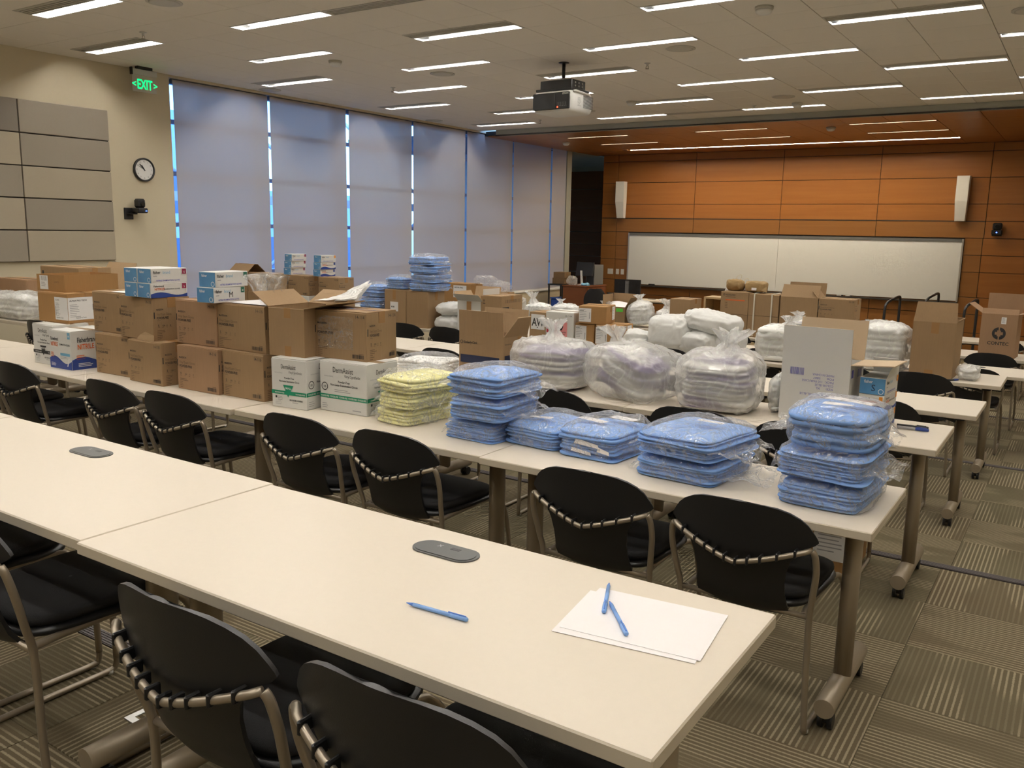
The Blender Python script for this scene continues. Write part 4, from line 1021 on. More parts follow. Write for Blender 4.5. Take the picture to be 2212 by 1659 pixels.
# glove boxes
def glove_box(label, x, y, z, yaw=0., style='a', size='ink_maroon', letter='', W=.12, D=.24, H=.082, open_=False):
    t = thing('glove_box', label, 'glove box', (x, y, z), yaw, 'small nitrile glove boxes')
    t['_w'] = W; t['_d'] = D; t['_h'] = H
    MB().box(-W/2, W/2, -D/2, D/2, 0, H, b=.0015).build('body', 'white_card', t)
    p = Print(); p.rect(.002, W-.002, .002, H-.002, 'glove_blue') if style in 'ab' else p.rect(.002, W-.002, .002, H-.002, 'white_card')
    p.text('fisher', .02, H*.68, .021, 'label_paper', True, lift=.0004, sx=.85)
    if letter: p.text(letter, W*.45, H*.22, .045, 'ink_navy', lift=.0005)
    p.disc(W-.02, .018, .013, 'label_paper', r0=.010, lift=.0004); pr_near(t, p, 'end_panel')
    p = Print()
    if style == 'a': p.text('fisher', .012, H*.64, .024, 'ink', True, sx=.9); p.text('brand', .075, H*.64, .024, 'ink_sky', sx=.9); p.lines(.012, .05, H*.50, 1, .01, .004, 'ink_grey'); p.text('NITRILE EXAMINATION GLOVES', .03, H*.12, .012, 'ink_violet', True, fit=.16)
    else:
        pts = [(0, 0), (D, 0)] + [(D*(1-k/16), H*(.26+.12*math.sin(PI*2*(1-k/16)))) for k in range(17)]; p.poly(pts, 'ink_blue'); p.text('Fisherbrand', .02, H*.74, .014, 'ink', True); p.text('NITRILE', .025, H*.52, .019, 'ink_orange', True); p.text('EXAMINATION GLOVES', .085, H*.54, .010, 'ink', True)
    p.rect(D-.034, D-.006, H-.034, H-.004, size, .0003); p.text('M' if size == 'ink_dkgreen' else 'S', D-.02, H-.028, .016, 'white_card', True, align='c', lift=.0006); pr_right(t, p, 'side_print')
    return t
zt = Z2+.249+.249
glove_box('blue ended glove box, upper left of four on torn carton', -4.605, 3.075, zt+.083, r_(2)); glove_box('blue ended glove box, upper right of four on torn carton', -4.480, 3.08, zt+.083, r_(2))
glove_box('blue ended glove box, lower left of four on torn carton', -4.600, 3.072, zt, r_(0)); glove_box('white and navy glove box, lower right of four on torn carton', -4.472, 3.07, zt, r_(0), 'b')
glove_box('glove box with green tab, upper of two on reddish carton', -3.985, 3.12, zt+.083, r_(7), 'a', 'ink_dkgreen')
t = glove_box('glove box marked M by hand, lower of two on reddish carton', -3.985, 3.10, zt, r_(9), 'a', 'ink_dkgreen')
p = Print(); p.text('M', .11, .025, .045, 'ink'); pr_right(t, p, 'handwriting')
o = MB().grid(lambda u, v: (-4.98+.22*u-.02*v, 3.06+.20*v, zt-.001+.0035+.006*u*v), 4, 4).build('loose_sheet', 'paper'); tag(o, 'white printed sheet on upper left brown glove carton', 'paper')
o = MB().grid(lambda u, v: (-3.90+.33*u, 3.06+.19*v, zt+.0045+.010*math.sin(3*u)*v), 6, 4).build('loose_sheet', 'paper'); tag(o, 'white sheet lying under the clear bag on a carton', 'paper')
# third row
Z3 = 1.1876
for q in range(2):
    t = carton('wipes_carton', ('brown carton with dark square mark, lower of far left pair', 'brown Sani-Cloth carton with dark square, upper of far left pair')[q], (-7.30, 4.20), Z3+.262*q, .62, .30, .258, 0, 'kraft', group='stacked wipes cartons')
    p = Print()
    if q: p.rect(.03, .12, .05, .15, 'ink'); p.text('Sani-Cloth', .135, .09, .032, 'ink', True, sx=.75); p.rect(.03, .06, .19, .22, 'ink')
    else: p.bars(.12, .22, .13, .18, 'ink_faded', 10); p.text('SANI', .12, .2, .02, 'ink_faded')
    pr_near(t, p)
t = carton('kimberly_carton', 'open Kimberly-Clark carton with navy stripe and upright flaps', (-2.945, 4.36), Z3, .345, .265, .262, r_(-1), 'kraft', open_=True, flaps=(('n', .155, 88), ('f', .155, 86), ('r', .14, 62, .06), ('l', .13, 95)), inside='kraft_pale')
p = Print(); p.rect(.012, .315, .085, .135, 'ink_navy'); p.disc(.02, .215, .011, 'ink', r0=.008); p.text('Kimberly-Clark', .036, .207, .024, 'ink', True, sx=.72); p.rect(0, .345, .0, .0005, 'ink'); pr_near(t, p)
p = Print(); p.rect(.012, .10, .095, .15, 'ink_navy'); p.text('Kimberly-Clark', .012, .215, .014, 'ink', sx=.8); p.rect(.15, .20, .10, .26, 'tape'); p.rect(.17, .26, .05, .17, 'label_paper', .0004); p.rect(.18, .25, .14, .165, 'ink', .0008); pr_right(t, p)
t = carton('shoe_cover_carton', 'open white shoe cover carton, upside-down blue lettering', (-.905, 4.34), Z3, .335, .245, .30, r_(-2.5), 'white_card', open_=True, flaps=(('n', .175, 88), ('f', .20, 80), ('r', .20, 4, .0), ('l', .12, 110)), inside='white_card_inside')
for ch in t.children:
    pass
p = Print(); R180 = PI
def up(s_, u, v, z_, b=False, fit=None): p.text(s_, u, v, z_, 'ink_violet', b, rot=R180, fit=fit)
up('SHOE COVER', .232, .072, .026, True, .125); up('SUPER STICKY', .225, .100, .018, True, .105); up('PART #  SC-SS-XL-BLUE', .255, .145, .016, False, .155)
for i_, s_ in enumerate(('SIZE:     XL', 'COLOR: BLUE', 'PACK:  110 PAIR/CASE', 'PO#      5887', 'MADE IN CHINA')): up(s_, .262, .178+.017*i_, .0155, False, (.085, .09, .155, .10, .105)[i_])
p.bars(.045, .115, .232, .268, 'ink_violet', 16); pr_near(t, p)
p = Print(); p.rect(.02, .055, .235, .275, 'ink_violet'); p.bars(.13, .20, .23, .27, 'ink_violet', 10); pr_right(t, p)
b = MB()
def stuffing(u, v):
    a, bb = u*2*PI, v*PI/2; d = Vector((math.cos(a)*math.cos(bb), math.sin(a)*math.cos(bb), math.sin(bb))); r = 1+.28*noise.noise(d*3.3)+.12*noise.noise(d*9)
    return (d.x*.145*r, d.y*.10*r, .16+d.z*.20*r)
b.grid(stuffing, 48, 18, 0, True, wrap=True); o = b.build('plastic_liner', 'milky_film', t)
for q in range(3):
    lab = ('glove box at bottom of the three beside shoe cover carton', 'white navy-banded glove box, middle of three beside shoe cover carton', 'blue ended glove box marked S, top of three, lid open')[q]
    t = glove_box(lab, -.800, 4.50, Z3+.083*q, r_(-3), 'b' if q < 2 else 'a', 'ink_amber', 'S' if q == 2 else '')
    if q < 2:
        p = Print(); p.rect(.001, .119, .001, .081, 'white_card', .0006); pts = [(.001, .001), (.119, .001)] + [(.119-.118*k/12, .024+.008*math.sin(PI*2*k/12)) for k in range(13)]; p.poly(pts, 'ink_blue', .001); p.text('Fisherbrand', .006, .062, .010, 'ink', True, lift=.001); p.text('NITRILE EXAMINATION GLOVES', .006, .045, .009, 'ink_orange', True, lift=.001, fit=.09); p.rect(.095, .112, .056, .076, 'ink_amber', .001); pr_near(t, p, 'end_print')
    else:
        MB().add([(-.06, .12, .082), (.06, .12, .082), (.06, .10, .155), (-.06, .10, .155), (-.06, .122, .083), (.06, .122, .083), (.06, .102, .156), (-.06, .102, .156)], [(0,1,2,3), (7,6,5,4), (0,4,5,1), (2,6,7,3), (1,5,6,2), (3,7,4,0)]).build('lid', 'white_card', t)
        MB().add([(.06, -.12, .082), (.06, .12, .082), (.062, .12, .150), (.062, -.06, .120)], [(0,1,2,3)]).build('side_flap', 'white_card', t)
# fifth row
Z5 = 1.0376
spec5 = [(-8.82, 1, '14-116', 'leftmost plain'), ]
glove_case('plain brown carton far left by window shades, lower', (-8.82, 7.26), Z5, '', W=.36, D=.25, seed=11, near=False, right=False, group='cartons by the shades')
t = carton('open_carton', 'open brown carton with tented flaps by the window shades', (-8.82, 7.26), Z5+.249, .36, .30, .232, 0, 'kraft', open_=True, flaps=(('n', .16, 140), ('f', .16, 140)))
glove_case('plain brown carton second from left by shades, lower', (-8.47, 7.26), Z5, '', W=.345, D=.25, seed=12, near=False, right=False, group='cartons by the shades')
glove_case('plain brown carton second from left by shades, upper', (-8.47, 7.27), Z5+.249, '', W=.345, D=.25, H=.232, seed=12, near=False, right=False, group='cartons by the shades')
for k, (x, w) in enumerate(((-8.10, .35), (-7.72, .35), (-7.21, .33))):
    lab = ('third', 'fourth', 'rightmost')[k]
    if k != 1: glove_case('brown glove carton by shades, %s, lower' % lab, (x, 7.26), Z5, '14-116', W=w, D=.25, seed=13+k, group='cartons by the shades')
    else:
        t = carton('white_glove_carton', 'white carton in lower row of cartons by the shades', (x, 7.26), Z5, w, .25, .245, 0, 'white_card', group='white glove cartons', tapemat='clear_tape'); pr_near(t, derm_print(w, .245))
    glove_case('brown glove carton by shades, %s, upper' % lab, (x-.01*k, 7.265), Z5+.249, '14-116', W=w, D=.25, H=.232, seed=16+k, group='cartons by the shades')
for k in range(3):
    glove_box('blue ended glove box by shades, %s of left three' % ('bottom', 'middle', 'top')[k], -8.12+.012*k, 7.41, Z5+.486+.083*k, r_(2), 'a', 'ink_maroon')
    glove_box('glove box by shades, %s of right three' % ('bottom', 'middle', 'top')[k], -7.62+.008*k, 7.42, Z5+.486+.083*k, r_(0), 'a' if k == 2 else 'b', 'ink_amber' if k == 2 else 'ink_blue')
t = carton('large_carton', 'tall plain brown carton under blue packs, left of pair', (-6.20, 7.25), Z5, .31, .29, .395, 0, 'kraft', group='tall cartons under blue packs')
p = Print(); p.rect(.12, .165, .29, .395, 'tape'); p.rect(.085, .20, .16, .265, 'label_paper', .0004); p.text('BECTON' if False else 'MXM1', .10, .20, .026, 'ink', True, lift=.0008, sx=.7); pr_near(t, p)
t = carton('large_carton', 'tall plain brown carton under blue packs, right of pair', (-5.89, 7.25), Z5, .305, .29, .392, 0, 'kraft', group='tall cartons under blue packs')
p = Print(); p.rect(.12, .165, .30, .392, 'tape'); pr_right(t, p)
t = carton('white_open_carton', 'open white carton with outward flaps behind the Kimberly-Clark carton', (-5.165, 7.25), Z5, .325, .30, .335, 0, 'white_card', open_=True, flaps=(('n', .11, 40), ('r', .13, 88), ('l', .10, 60), ('f', .14, 75)), inside='kraft_pale')
p = Print(); p.rect(.12, .18, .20, .33, 'tape'); pr_near(t, p)
t = carton('wipes_carton', 'brown wipes carton with dark square on its right face', (-4.93, 7.25), Z5, .262, .385, .40, 0, 'kraft', group=None)
p = Print(); p.text('!!', .03, .33, .045, 'ink', True); p.rect(.03, .06, .318, .324, 'ink'); pr_near(t, p); p = Print(); p.rect(.015, .135, .21, .29, 'ink'); p.text('Super', .07, .24, .03, 'kraft_pale', True, lift=.0005, align='l', sx=.7); p.text('Sani-Cloth', .15, .245, .034, 'ink', True, sx=.7); p.bars(.07, .36, .33, .365, 'ink_faded', 14); pr_right(t, p)
t = carton('handmarked_carton', 'brown carton hand-marked AW on white label', (-4.412, 7.27), Z5, .19, .25, .27, 0, 'kraft', group=None)
p = Print(); p.rect(.02, .178, .10, .25, 'label_paper'); p.text('AW', .03, .135, .11, 'ink', True, lift=.0006, sx=.75); p.rect(.09, .10, .115, .125, 'ink', .0006); pr_near(t, p, 'label')
t = carton('biohazard_carton', 'white square carton with pink label and red bar', (-4.085, 7.25), Z5, .315, .28, .288, 0, 'white_card', group=None, tapemat='clear_tape')
p = Print(); p.rect(.012, .035, .085, .21, 'ink_red'); p.rect(.105, .245, .035, .195, 'ink_pink'); p.disc(.175, .15, .026, 'ink', r0=.016, lift=.0005); p.rect(.16, .19, .115, .135, 'ink', .0005); p.text('CONTAMINATED', .175, .09, .018, 'ink', True, lift=.0006, align='c', fit=.12); p.text('WASTE ONLY', .175, .068, .018, 'ink', True, lift=.0006, align='c', fit=.10); p.text('SHARPS', .175, .046, .014, 'ink', True, lift=.0006, align='c')
p.text('20L / 5 GAL', .30, .252, .020, 'ink', align='r', sx=.8); pr_near(t, p)
def lab_box(label, N_, z, W, D, H, yaw=0):
    t = carton('labelled_carton', label, N_, z, W, D, H, yaw, 'kraft_orange', group='orange brown labelled cartons')
    p = Print(); a = min(.125, W*.62); p.rect(.004, a, .018, H-.018, 'label_paper'); p.lines(.012, a-.03, H-.03, 7, .016, .004, 'ink_grey', lift=.0005); p.bars(a-.018, a-.008, .05, .11, 'ink', 3, lift=.0006); p.text('ALPHA', .012, H-.045, .013, 'ink', True, lift=.0006); pr_near(t, p, 'label')
    p = Print(); p.rect(D-.13, D-.035, .03, H-.01, 'label_paper'); p.lines(D-.12, D-.05, H-.03, 8, .015, .004, 'ink_grey', lift=.0005); pr_right(t, p, 'label')
    return t
lab_box('orange brown labelled carton, right of lower pair', (-3.62, 7.25), Z5, .225, .35, .195); lab_box('orange brown labelled carton, left of lower pair', (-3.868, 7.27), Z5, .21, .33, .195); lab_box('orange brown labelled carton on top of the pair', (-3.755, 7.29), Z5+.2, .275, .33, .165, r_(12))
t = carton('tall_carton', 'tall brown carton with raised flap by the aisle end', (-.785, 7.30), Z5, .305, .38, .432, r_(-1), 'kraft', open_=True, flaps=(('n', .155, 104, .012), ('r', .02, 60), ('f', .02, 100)))
p = Print(); p.rect(.13, .185, .345, .43, 'tape'); p.rect(.11, .17, 0, .06, 'tape'); pr_near(t, p, 'tape')
# seventh row
Z7 = .8876
def row7(label, x, z, W, H, mat='kraft', group='cartons in front of the whiteboard', D=.32, **k): return carton('large_carton', label, (x, 10.25), z, W, D, H, 0, mat, group=group, **k)
row7('plain brown carton under the orange-striped carton', -3.375, Z7, .345, .255); t = row7('brown carton with orange stripe and printed heading', -3.375, Z7+.26, .345, .268)
p = Print(); p.disc(.04, .235, .012, 'ink', r0=.008); p.text('MEDEGUARD', .058, .224, .028, 'ink', sx=.75); p.lines(.06, .25, .21, 1, .01, .006, 'ink_faded'); p.rect(.06, .30, .165, .178, 'ink_orange'); p.lines(.06, .10, .14, 4, .02, .006, 'ink_faded'); pr_near(t, p)
row7('plain brown carton, lower, tied with white straps', -3.005, Z7, .365, .255); t = row7('plain brown carton, upper, tied with white straps', -3.005, Z7+.26, .365, .255)
for q, x in enumerate((-3.30, -3.09)): o = MB().box(x-.008, x+.008, 10.238, 10.245, Z7+.01, Z7+.525).box(x-.008, x+.008, 10.238, 10.58, Z7+.522, Z7+.528).build('packing_strap', 'strap'); tag(o, 'white packing strap round two brown cartons, %s' % ('left', 'right')[q], 'strap', 'white packing straps')
row7('plain brown carton beneath open carton before whiteboard', -2.56, Z7, .43, .255)
t = carton('open_carton', 'open brown carton with tall raised flap before whiteboard', (-2.56, 10.25), Z7+.26, .43, .34, .25, 0, 'kraft', open_=True, flaps=(('f', .16, 80), ('n', .17, 125), ('r', .10, 130)))
p = Print(); p.rect(.02, .13, .09, .22, 'label_paper'); p.text('SS', .05, .13, .04, 'ink', True, lift=.0006); pr_right(t, p, 'label')
row7('plain brown carton under carton 14-120', -2.14, Z7, .40, .24); t = glove_case('brown glove carton 14-120 before the whiteboard', (-2.15, 10.25), Z7+.245, '14-120', W=.40, D=.30, H=.265, seed=31, group='cartons in front of the whiteboard')
t = glove_box('small blue glove box between cartons before whiteboard', -2.47, 10.12, Z7+.0, 0, 'a', 'ink_pink')
t = carton('large_carton', 'plain brown carton standing alone left of wooden shelf unit', (-4.10, 10.22), Z7, .27, .38, .40, 0, 'kraft', group=None); p = Print(); p.rect(.0, .10, .22, .29, 'ink'); pr_right(t, p)
t = carton('contec_carton', 'brown CONTEC carton with dark cross emblem by right edge', (-.545, 10.22), Z7, .335, .30, .455, r_(-4), 'kraft_red', open_=True, flaps=(('l', .16, 35), ('n', .06, 115), ('f', .20, 84), ('r', .15, 10)), inside='kraft_red')
p = Print()
p.disc(.175, .255, .064, 'ink'); p.rect(.169, .181, .19, .32, 'kraft_red', .0006); p.rect(.138, .212, .240, .270, 'kraft_red', .0006); p.rect(.158, .192, .224, .286, 'kraft_red', .0006)
p.text('CONTEC', .175, .135, .047, 'ink', True, align='c', fit=.20); p.rect(.185, .232, .355, .425, 'label_paper'); p.lines(.192, .225, .415, 4, .014, .005, 'ink_grey', lift=.0004); pr_near(t, p)
# behind the second row on the left, third row far end
t = carton('open_carton', 'brown carton with broad pale raised flap near the acoustic panels', (-7.32, 4.52), Z3, .56, .16, .30, r_(0), 'kraft_pale', open_=True, flaps=(('f', .28, 62, .06), ('r', .12, 4)))
t = carton('large_carton', 'plain brown carton behind the clear bags at far left edge', (-8.62, 4.43), Z3, .62, .26, .345, 0, 'kraft_red', group=None)
# behind: seventh row left cartons
t = carton('labelled_carton', 'orange brown carton with label partly behind blue stack', (-7.52, 10.25), Z7, .50, .30, .425, 0, 'kraft_orange', group=None); p = Print(); p.rect(.18, .42, .22, .40, 'label_paper'); p.text('ALPHA PRO', .2, .36, .03, 'ink', True, lift=.0006); pr_near(t, p, 'label')
t = carton('large_carton', 'low brown carton below clear bag near window sill', (-6.95, 10.25), Z7, .34, .30, .33, 0, 'kraft', group=None)
t = carton('open_carton', 'open brown carton holding white sheet with green sticker', (-5.01, 10.25), Z7, .33, .30, .24, 0, 'kraft_dark', open_=True, flaps=(('n', .01, 90), ('r', .16, 60), ('f', .17, 85), ('l', .16, 88)), inside='kraft')
p = Print(); p.rect(.20, .30, .185, .23, 'ink_lime'); pr_near(t, p, 'sticker'); MB().grid(lambda u, v: (-.15+.30*u, -.10+.2*v, .235+.06*v+.01*math.sin(5*u)), 8, 6).build('white_sheet', 'paper', t)
# under the second row table by the aisle
t = carton('labelled_carton', 'brown carton with white label on floor under third row table', (-.80, 4.30), .45, .42, .36, .24, r_(2), 'kraft_orange', group=None); p = Print(); p.rect(.22, .40, .06, .23, 'label_paper'); p.lines(.24, .38, .21, 6, .02, .006, 'ink_grey', lift=.0004); pr_near(t, p, 'label')

# ------------------------------------------------------------------ folded gowns and bags
def sgnpow(c, e): return abs(c)**(2/e)*(1 if c >= 0 else -1)
def nz(x, y, z, s, o): return noise.noise(Vector((x*s+o, y*s-o*.7, z*s+o*.3)))
def folded_mesh(W, D, H, layers, seed, bulge=.006, shift=.008, puff=.006, e=9, sub=4, n=84):
    rg = random.Random(seed); b = MB(); o = seed*3.17
    rows = []
    for k in range(layers):
        dx, dy, ds = rg.uniform(-shift, shift), rg.uniform(-shift, shift), rg.uniform(-.012, .006)
        for q in range(sub+1):
            f = q/sub; rows.append((k, f, dx, dy, ds))
    vs = []
    for k, f, dx, dy, ds in rows:
        z0 = H*(k+f)/layers; off = bulge*math.sin(PI*f)**.6 - .004*(1 if f in (0, 1) else 0)
        for i in range(n):
            a = 2*PI*i/n; c, s = math.cos(a), math.sin(a); x, y = sgnpow(c, e)*(W/2+ds+off-.006)+dx, sgnpow(s, e)*(D/2+ds+off-.006)+dy
            w1 = nz(x, y, z0*1.5, 7, o)*.010 + nz(x, y, z0, 24, o)*.003
            sag = .010*nz(x, y, k*.31, 5, o)*(1 if 0 < k else f)
            vs.append((x+c*w1, y+s*w1, max(0, z0+sag)))
    nr = len(rows)
    top = vs[-n:]; rings = 9
    for r in range(1, rings+1):
        t = 1-r/rings if r < rings else .02
        for i in range(n):
            x, y, z = top[i]; xx, yy = x*t, y*t
            vs.append((xx, yy, z*t**.3 + (1-t**.3)*H + puff*(1-t*t) + .010*nz(xx, yy, 0, 9, o) + .004*nz(xx, yy, 0, 30, o)))
    fs = []
    for r in range(nr+rings-1):
        for i in range(n): fs.append((r*n+i, r*n+(i+1) % n, (r+1)*n+(i+1) % n, (r+1)*n+i))
    fs.append(tuple(reversed(range(n)))); fs.append(tuple((nr+rings-1)*n+i for i in range(n)))
    b.add(vs, fs, 0, True); return b
def film_shell(W, D, H, seed, off=.010, e=4.5, n=96, rows=14, wr=.010, tails=(1, 1), tail=.10, axis='x'):
    o = seed*5.31; vs = []; b = MB()
    W2, D2 = W/2+off, D/2+off
    for r in range(rows+1):
        v = r/rows; z = (H+off*1.6)*v
        sh = 1-.10*abs(2*v-1)**5
        for i in range(n):
            a = 2*PI*i/n; c, s = math.cos(a), math.sin(a); x, y = sgnpow(c, e)*W2*sh, sgnpow(s, e)*D2*sh
            w1 = wr*(nz(x, y, z, 11, o)+.6*abs(nz(x, y, z*2, 26, o)))
            vs.append((x+c*w1, y+s*w1, max(.0008, z+.006*nz(x, y, z, 14, o)*(v > 0))))
    top = vs[-n:]
    for r in range(1, 9):
        t = 1-r/8 if r < 8 else .03
        for i in range(n):
            x, y, z = top[i]; vs.append((x*t, y*t, H+off*2.2+.004+.016*(1-t*t)+.010*nz(x*t, y*t, 1, 13, o)+.005*nz(x*t, y*t, 1, 34, o)))
    fs = [(r*n+i, r*n+(i+1) % n, (r+1)*n+(i+1) % n, (r+1)*n+i) for r in range(rows+8) for i in range(n)]
    b.add(vs, fs, 0, True)
    for sd in (-1, 1):
        if not tails[(sd+1)//2]: continue
        tl = tail*tails[(sd+1)//2]
        def fn(u, v, sd=sd, tl=tl):
            span = 1-.30*v
            if axis == 'x':
                x = sd*(W2-.02+tl*v); y = (u-.5)*2*D2*.96*span
            else:
                y = sd*(D2-.02+tl*v); x = (u-.5)*2*W2*.96*span
            z = H*.52*(1-v*.55) + .020*nz(x, y, sd, 16, o)*(.4+v) + .012*nz(x, y, sd, 40, o) + .02*math.sin(9*u+sd)*v
            return (x, y, max(.003, z))
        b.grid(fn, 22, 9, 0, True)
    return b
def gown_pack(label, x, y, z, W, D, H, layers, seed, yaw=0., cloth='gown_blue', tails=(1, 1), tail=.09, axis='x', name='gown_pack', group='blue gown packs', e=9, labels=(), tilt=(0, 0), bulge=.006):
    t = thing(name, label, 'gown pack', (x, y, z), 0, group, rot=(tilt[0], tilt[1], yaw))
    folded_mesh(W, D, H, layers, seed, e=e, bulge=bulge).build('folded_gowns', cloth, t)
    film_shell(W, D, H, seed+40, tails=tails, tail=tail, axis=axis).build('plastic_wrap', 'clear_film', t)
    for (u, v, w, h, a) in labels:
        ca, sa = math.cos(a), math.sin(a); m = MB()
        m.grid(lambda p, q: (u+(p-.5)*w*ca-(q-.5)*h*sa, v+(p-.5)*w*sa+(q-.5)*h*ca, H+.026+.006*nz(u+p*.1, v+q*.1, 0, 9, seed)), 4, 3); m.build('paper_label', 'paper', t)
    return t
zz = Z2+.001
# yellow packs
for k, (dx, dy, yw) in enumerate(((0, 0, -2), (.012, .006, 1), (.020, .0, -1))):
    gown_pack('yellow gown pack in clear wrap, %s of three' % ('bottom', 'middle', 'top')[k], -2.655+dx, 3.175+dy, zz+.078*k, .235, .345, .066, 4, 3+k, r_(yw-4), 'gown_yellow', (1.5, .5), .06, 'x', group='yellow gown packs', e=7)
# blue stack of three
gown_pack('blue gown pack, bottom of three-pack stack beside yellow packs', -2.19, 3.15, zz, .275, .345, .076, 9, 11, r_(-1), tails=(.8, .4), tail=.08)
gown_pack('blue gown pack, middle of three-pack stack beside yellow packs', -2.16, 3.135, zz+.097, .275, .36, .086, 7, 12, r_(2), tails=(.9, 1.1), tail=.09)
gown_pack('bulging blue gown pack, top of three-pack stack beside yellow packs', -2.155, 3.135, zz+.203, .285, .355, .088, 6, 13, r_(-2), tails=(1.2, 1.2), tail=.10, bulge=.010)
gown_pack('single blue gown pack between three-pack stack and labelled pack', -1.898, 3.215, zz, .275, .35, .085, 7, 14, r_(-5), tails=(.6, .8), tail=.07, labels=((-.02, -.06, .10, .045, .2),))
t = gown_pack('blue gown pack with white labels showing through, on table', -1.620, 3.205, zz, .275, .37, .105, 8, 15, r_(-4), tails=(.4, .5), tail=.06, labels=((.03, .08, .13, .05, -.2), (-.06, -.03, .13, .05, -.1)))
for q, (a0, b0, ln, h_) in enumerate(((.09, .060, .12, .022), (.075, .026, .10, .016), (.20, .040, .06, .020))):
    MB().add([(-.1375+a0, -.193, b0), (-.1375+a0+ln, -.194, b0-.006), (-.1375+a0+ln*.96, -.193, b0+h_*.4), (-.1375+a0+.006, -.192, b0+h_)], [(0,1,2,3)]).build('paper_slip', 'paper', t)
gown_pack('blue gown pack, lower of two at centre right', -1.195, 3.125, zz, .335, .385, .072, 6, 16, r_(-4), tails=(.5, 1.3), tail=.12)
gown_pack('blue gown pack, upper of two at centre right', -1.185, 3.115, zz+.094, .32, .40, .076, 8, 17, r_(-9), tails=(.8, 1.0), tail=.10, labels=((.02, .05, .11, .035, .1),))
gown_pack('blue gown pack, bottom of three at right table end', -.672, 3.115, zz, .285, .40, .078, 7, 18, r_(-2), tails=(.0, .7), tail=.08, axis='y')
gown_pack('blue gown pack, middle of three at right table end', -.680, 3.12, zz+.098, .295, .41, .084, 11, 19, r_(-1), tails=(.5, 1.0), tail=.09)
gown_pack('puffy blue gown pack with paper label, top of three at right table end', -.672, 3.125, zz+.202, .275, .36, .112, 5, 20, r_(-3), tails=(1.3, .8), tail=.09, e=4.5, labels=((.015, .05, .17, .05, -.15), (.0, -.04, .10, .035, -.1)))
# fifth row blue packs
for k in range(2): gown_pack('blue and white gown pack left of tall cartons, %s' % ('lower', 'upper')[k], -6.78, 7.46, Z5+.16+.135*k, .30, .36, .120, 6, 21+k, r_(2-3*k), tails=(.4, .4), tail=.05, group='blue packs on the fifth row')
o = carton('large_carton', 'low brown carton hidden under blue packs beside tall cartons', (-6.62, 7.30), Z5, .34, .36, .152, 0, 'kraft', group=None)
gown_pack('small blue gown pack on the left tall carton', -6.395, 7.40, Z5+.402, .24, .26, .115, 5, 23, r_(4), tails=(.6, .4), tail=.06, group='blue packs on the fifth row')
for k in range(4): gown_pack('blue gown pack on right tall carton, %s of four' % ('bottom', 'second', 'third', 'top')[k], -6.00-.03*(k == 3)+.02*(k % 2), 7.42, Z5+.399+.094*k, .33, .36, .078, 5, 24+k, r_((8, 3, 10, 2)[k]), tails=(.7, 1.0), tail=.07, group='blue packs on the fifth row')

def bag_mesh(W, D, H, seed, e1=3.2, e2=2.6, wr=.022, n=72, m=40, flat=.04, fine=.008):
    o = seed*2.71; b = MB(); vs = []
    for j in range(m+1):
        ph = -PI/2 + PI*j/m; cz = sgnpow(math.sin(ph), e2); cr = abs(math.cos(ph))**(2/e2)
        for i in range(n):
            a = 2*PI*i/n; x, y = sgnpow(math.cos(a), e1)*cr*W/2, sgnpow(math.sin(a), e1)*cr*D/2; z = H/2+cz*H/2
            k = 8.0
            d = wr*nz(x, y, z, 5.5, o) + wr*.65*(.5-abs(nz(x, y, z*1.4, 12, o))*2) + fine*nz(x, y, z, 34, o)
            nn = Vector((x/(W*W), y/(D*D), (z-H/2)/(H*H))); nn = nn.normalized() if nn.length > 1e-9 else Vector((0, 0, 1))
            p = Vector((x, y, z)) + nn*d; p.z = max(.001+.004*abs(nz(x, y, 0, 20, o)), p.z-flat*.2)
            vs.append(p)
    fs = [(j*n+i, j*n+(i+1) % n, (j+1)*n+(i+1) % n, (j+1)*n+i) for j in range(m) for i in range(n)]
    b.add(vs, fs, 0, True); return b
def knot_mesh(r, h, seed, lean=(0, 0), flare=1.0):
    b = MB(); o = seed*1.9
    def fn(u, v):
        a = u*2*PI; pl = 1+.30*math.sin(7*a+seed)+.18*math.sin(13*a)
        rad = r*(1.5-2.2*v if v < .45 else .51+(v-.45)*1.9*flare)*(pl if v > .3 else 1+.5*(pl-1))
        z = h*v + .25*h*nz(math.cos(a), math.sin(a), v, 2, o)*max(0, v-.5)*2
        return (rad*math.cos(a)+lean[0]*v, rad*math.sin(a)+lean[1]*v, z)
    b.grid(fn, 44, 12, 0, True, wrap=True); return b
def white_bag(label, x, y, z, W, D, H, seed, yaw=0., film='white_film', knot=None, group='white plastic bags', tilt=(0, 0), wr=.022, e1=3.2, e2=2.6, inner=None, name='plastic_bag'):
    t = thing(name, label, 'plastic bag', (x, y, z), 0, group, rot=(tilt[0], tilt[1], yaw))
    bag_mesh(W, D, H, seed, e1, e2, wr).build('bag', film, t)
    if knot: knot_mesh(knot[0], knot[1], seed, knot[2] if len(knot) > 2 else (0, 0)).build('gathered_top', 'milky_film' if film != 'clear_film' else 'clear_film', t, (knot[3] if len(knot) > 3 else 0, 0, H*.93))
    if inner:
        o = folded_mesh(*inner[0], seed=seed+3, bulge=.010, shift=.012, puff=.03, e=3.4).build('folded_gowns', inner[1], t, inner[2], inner[3])
    return t
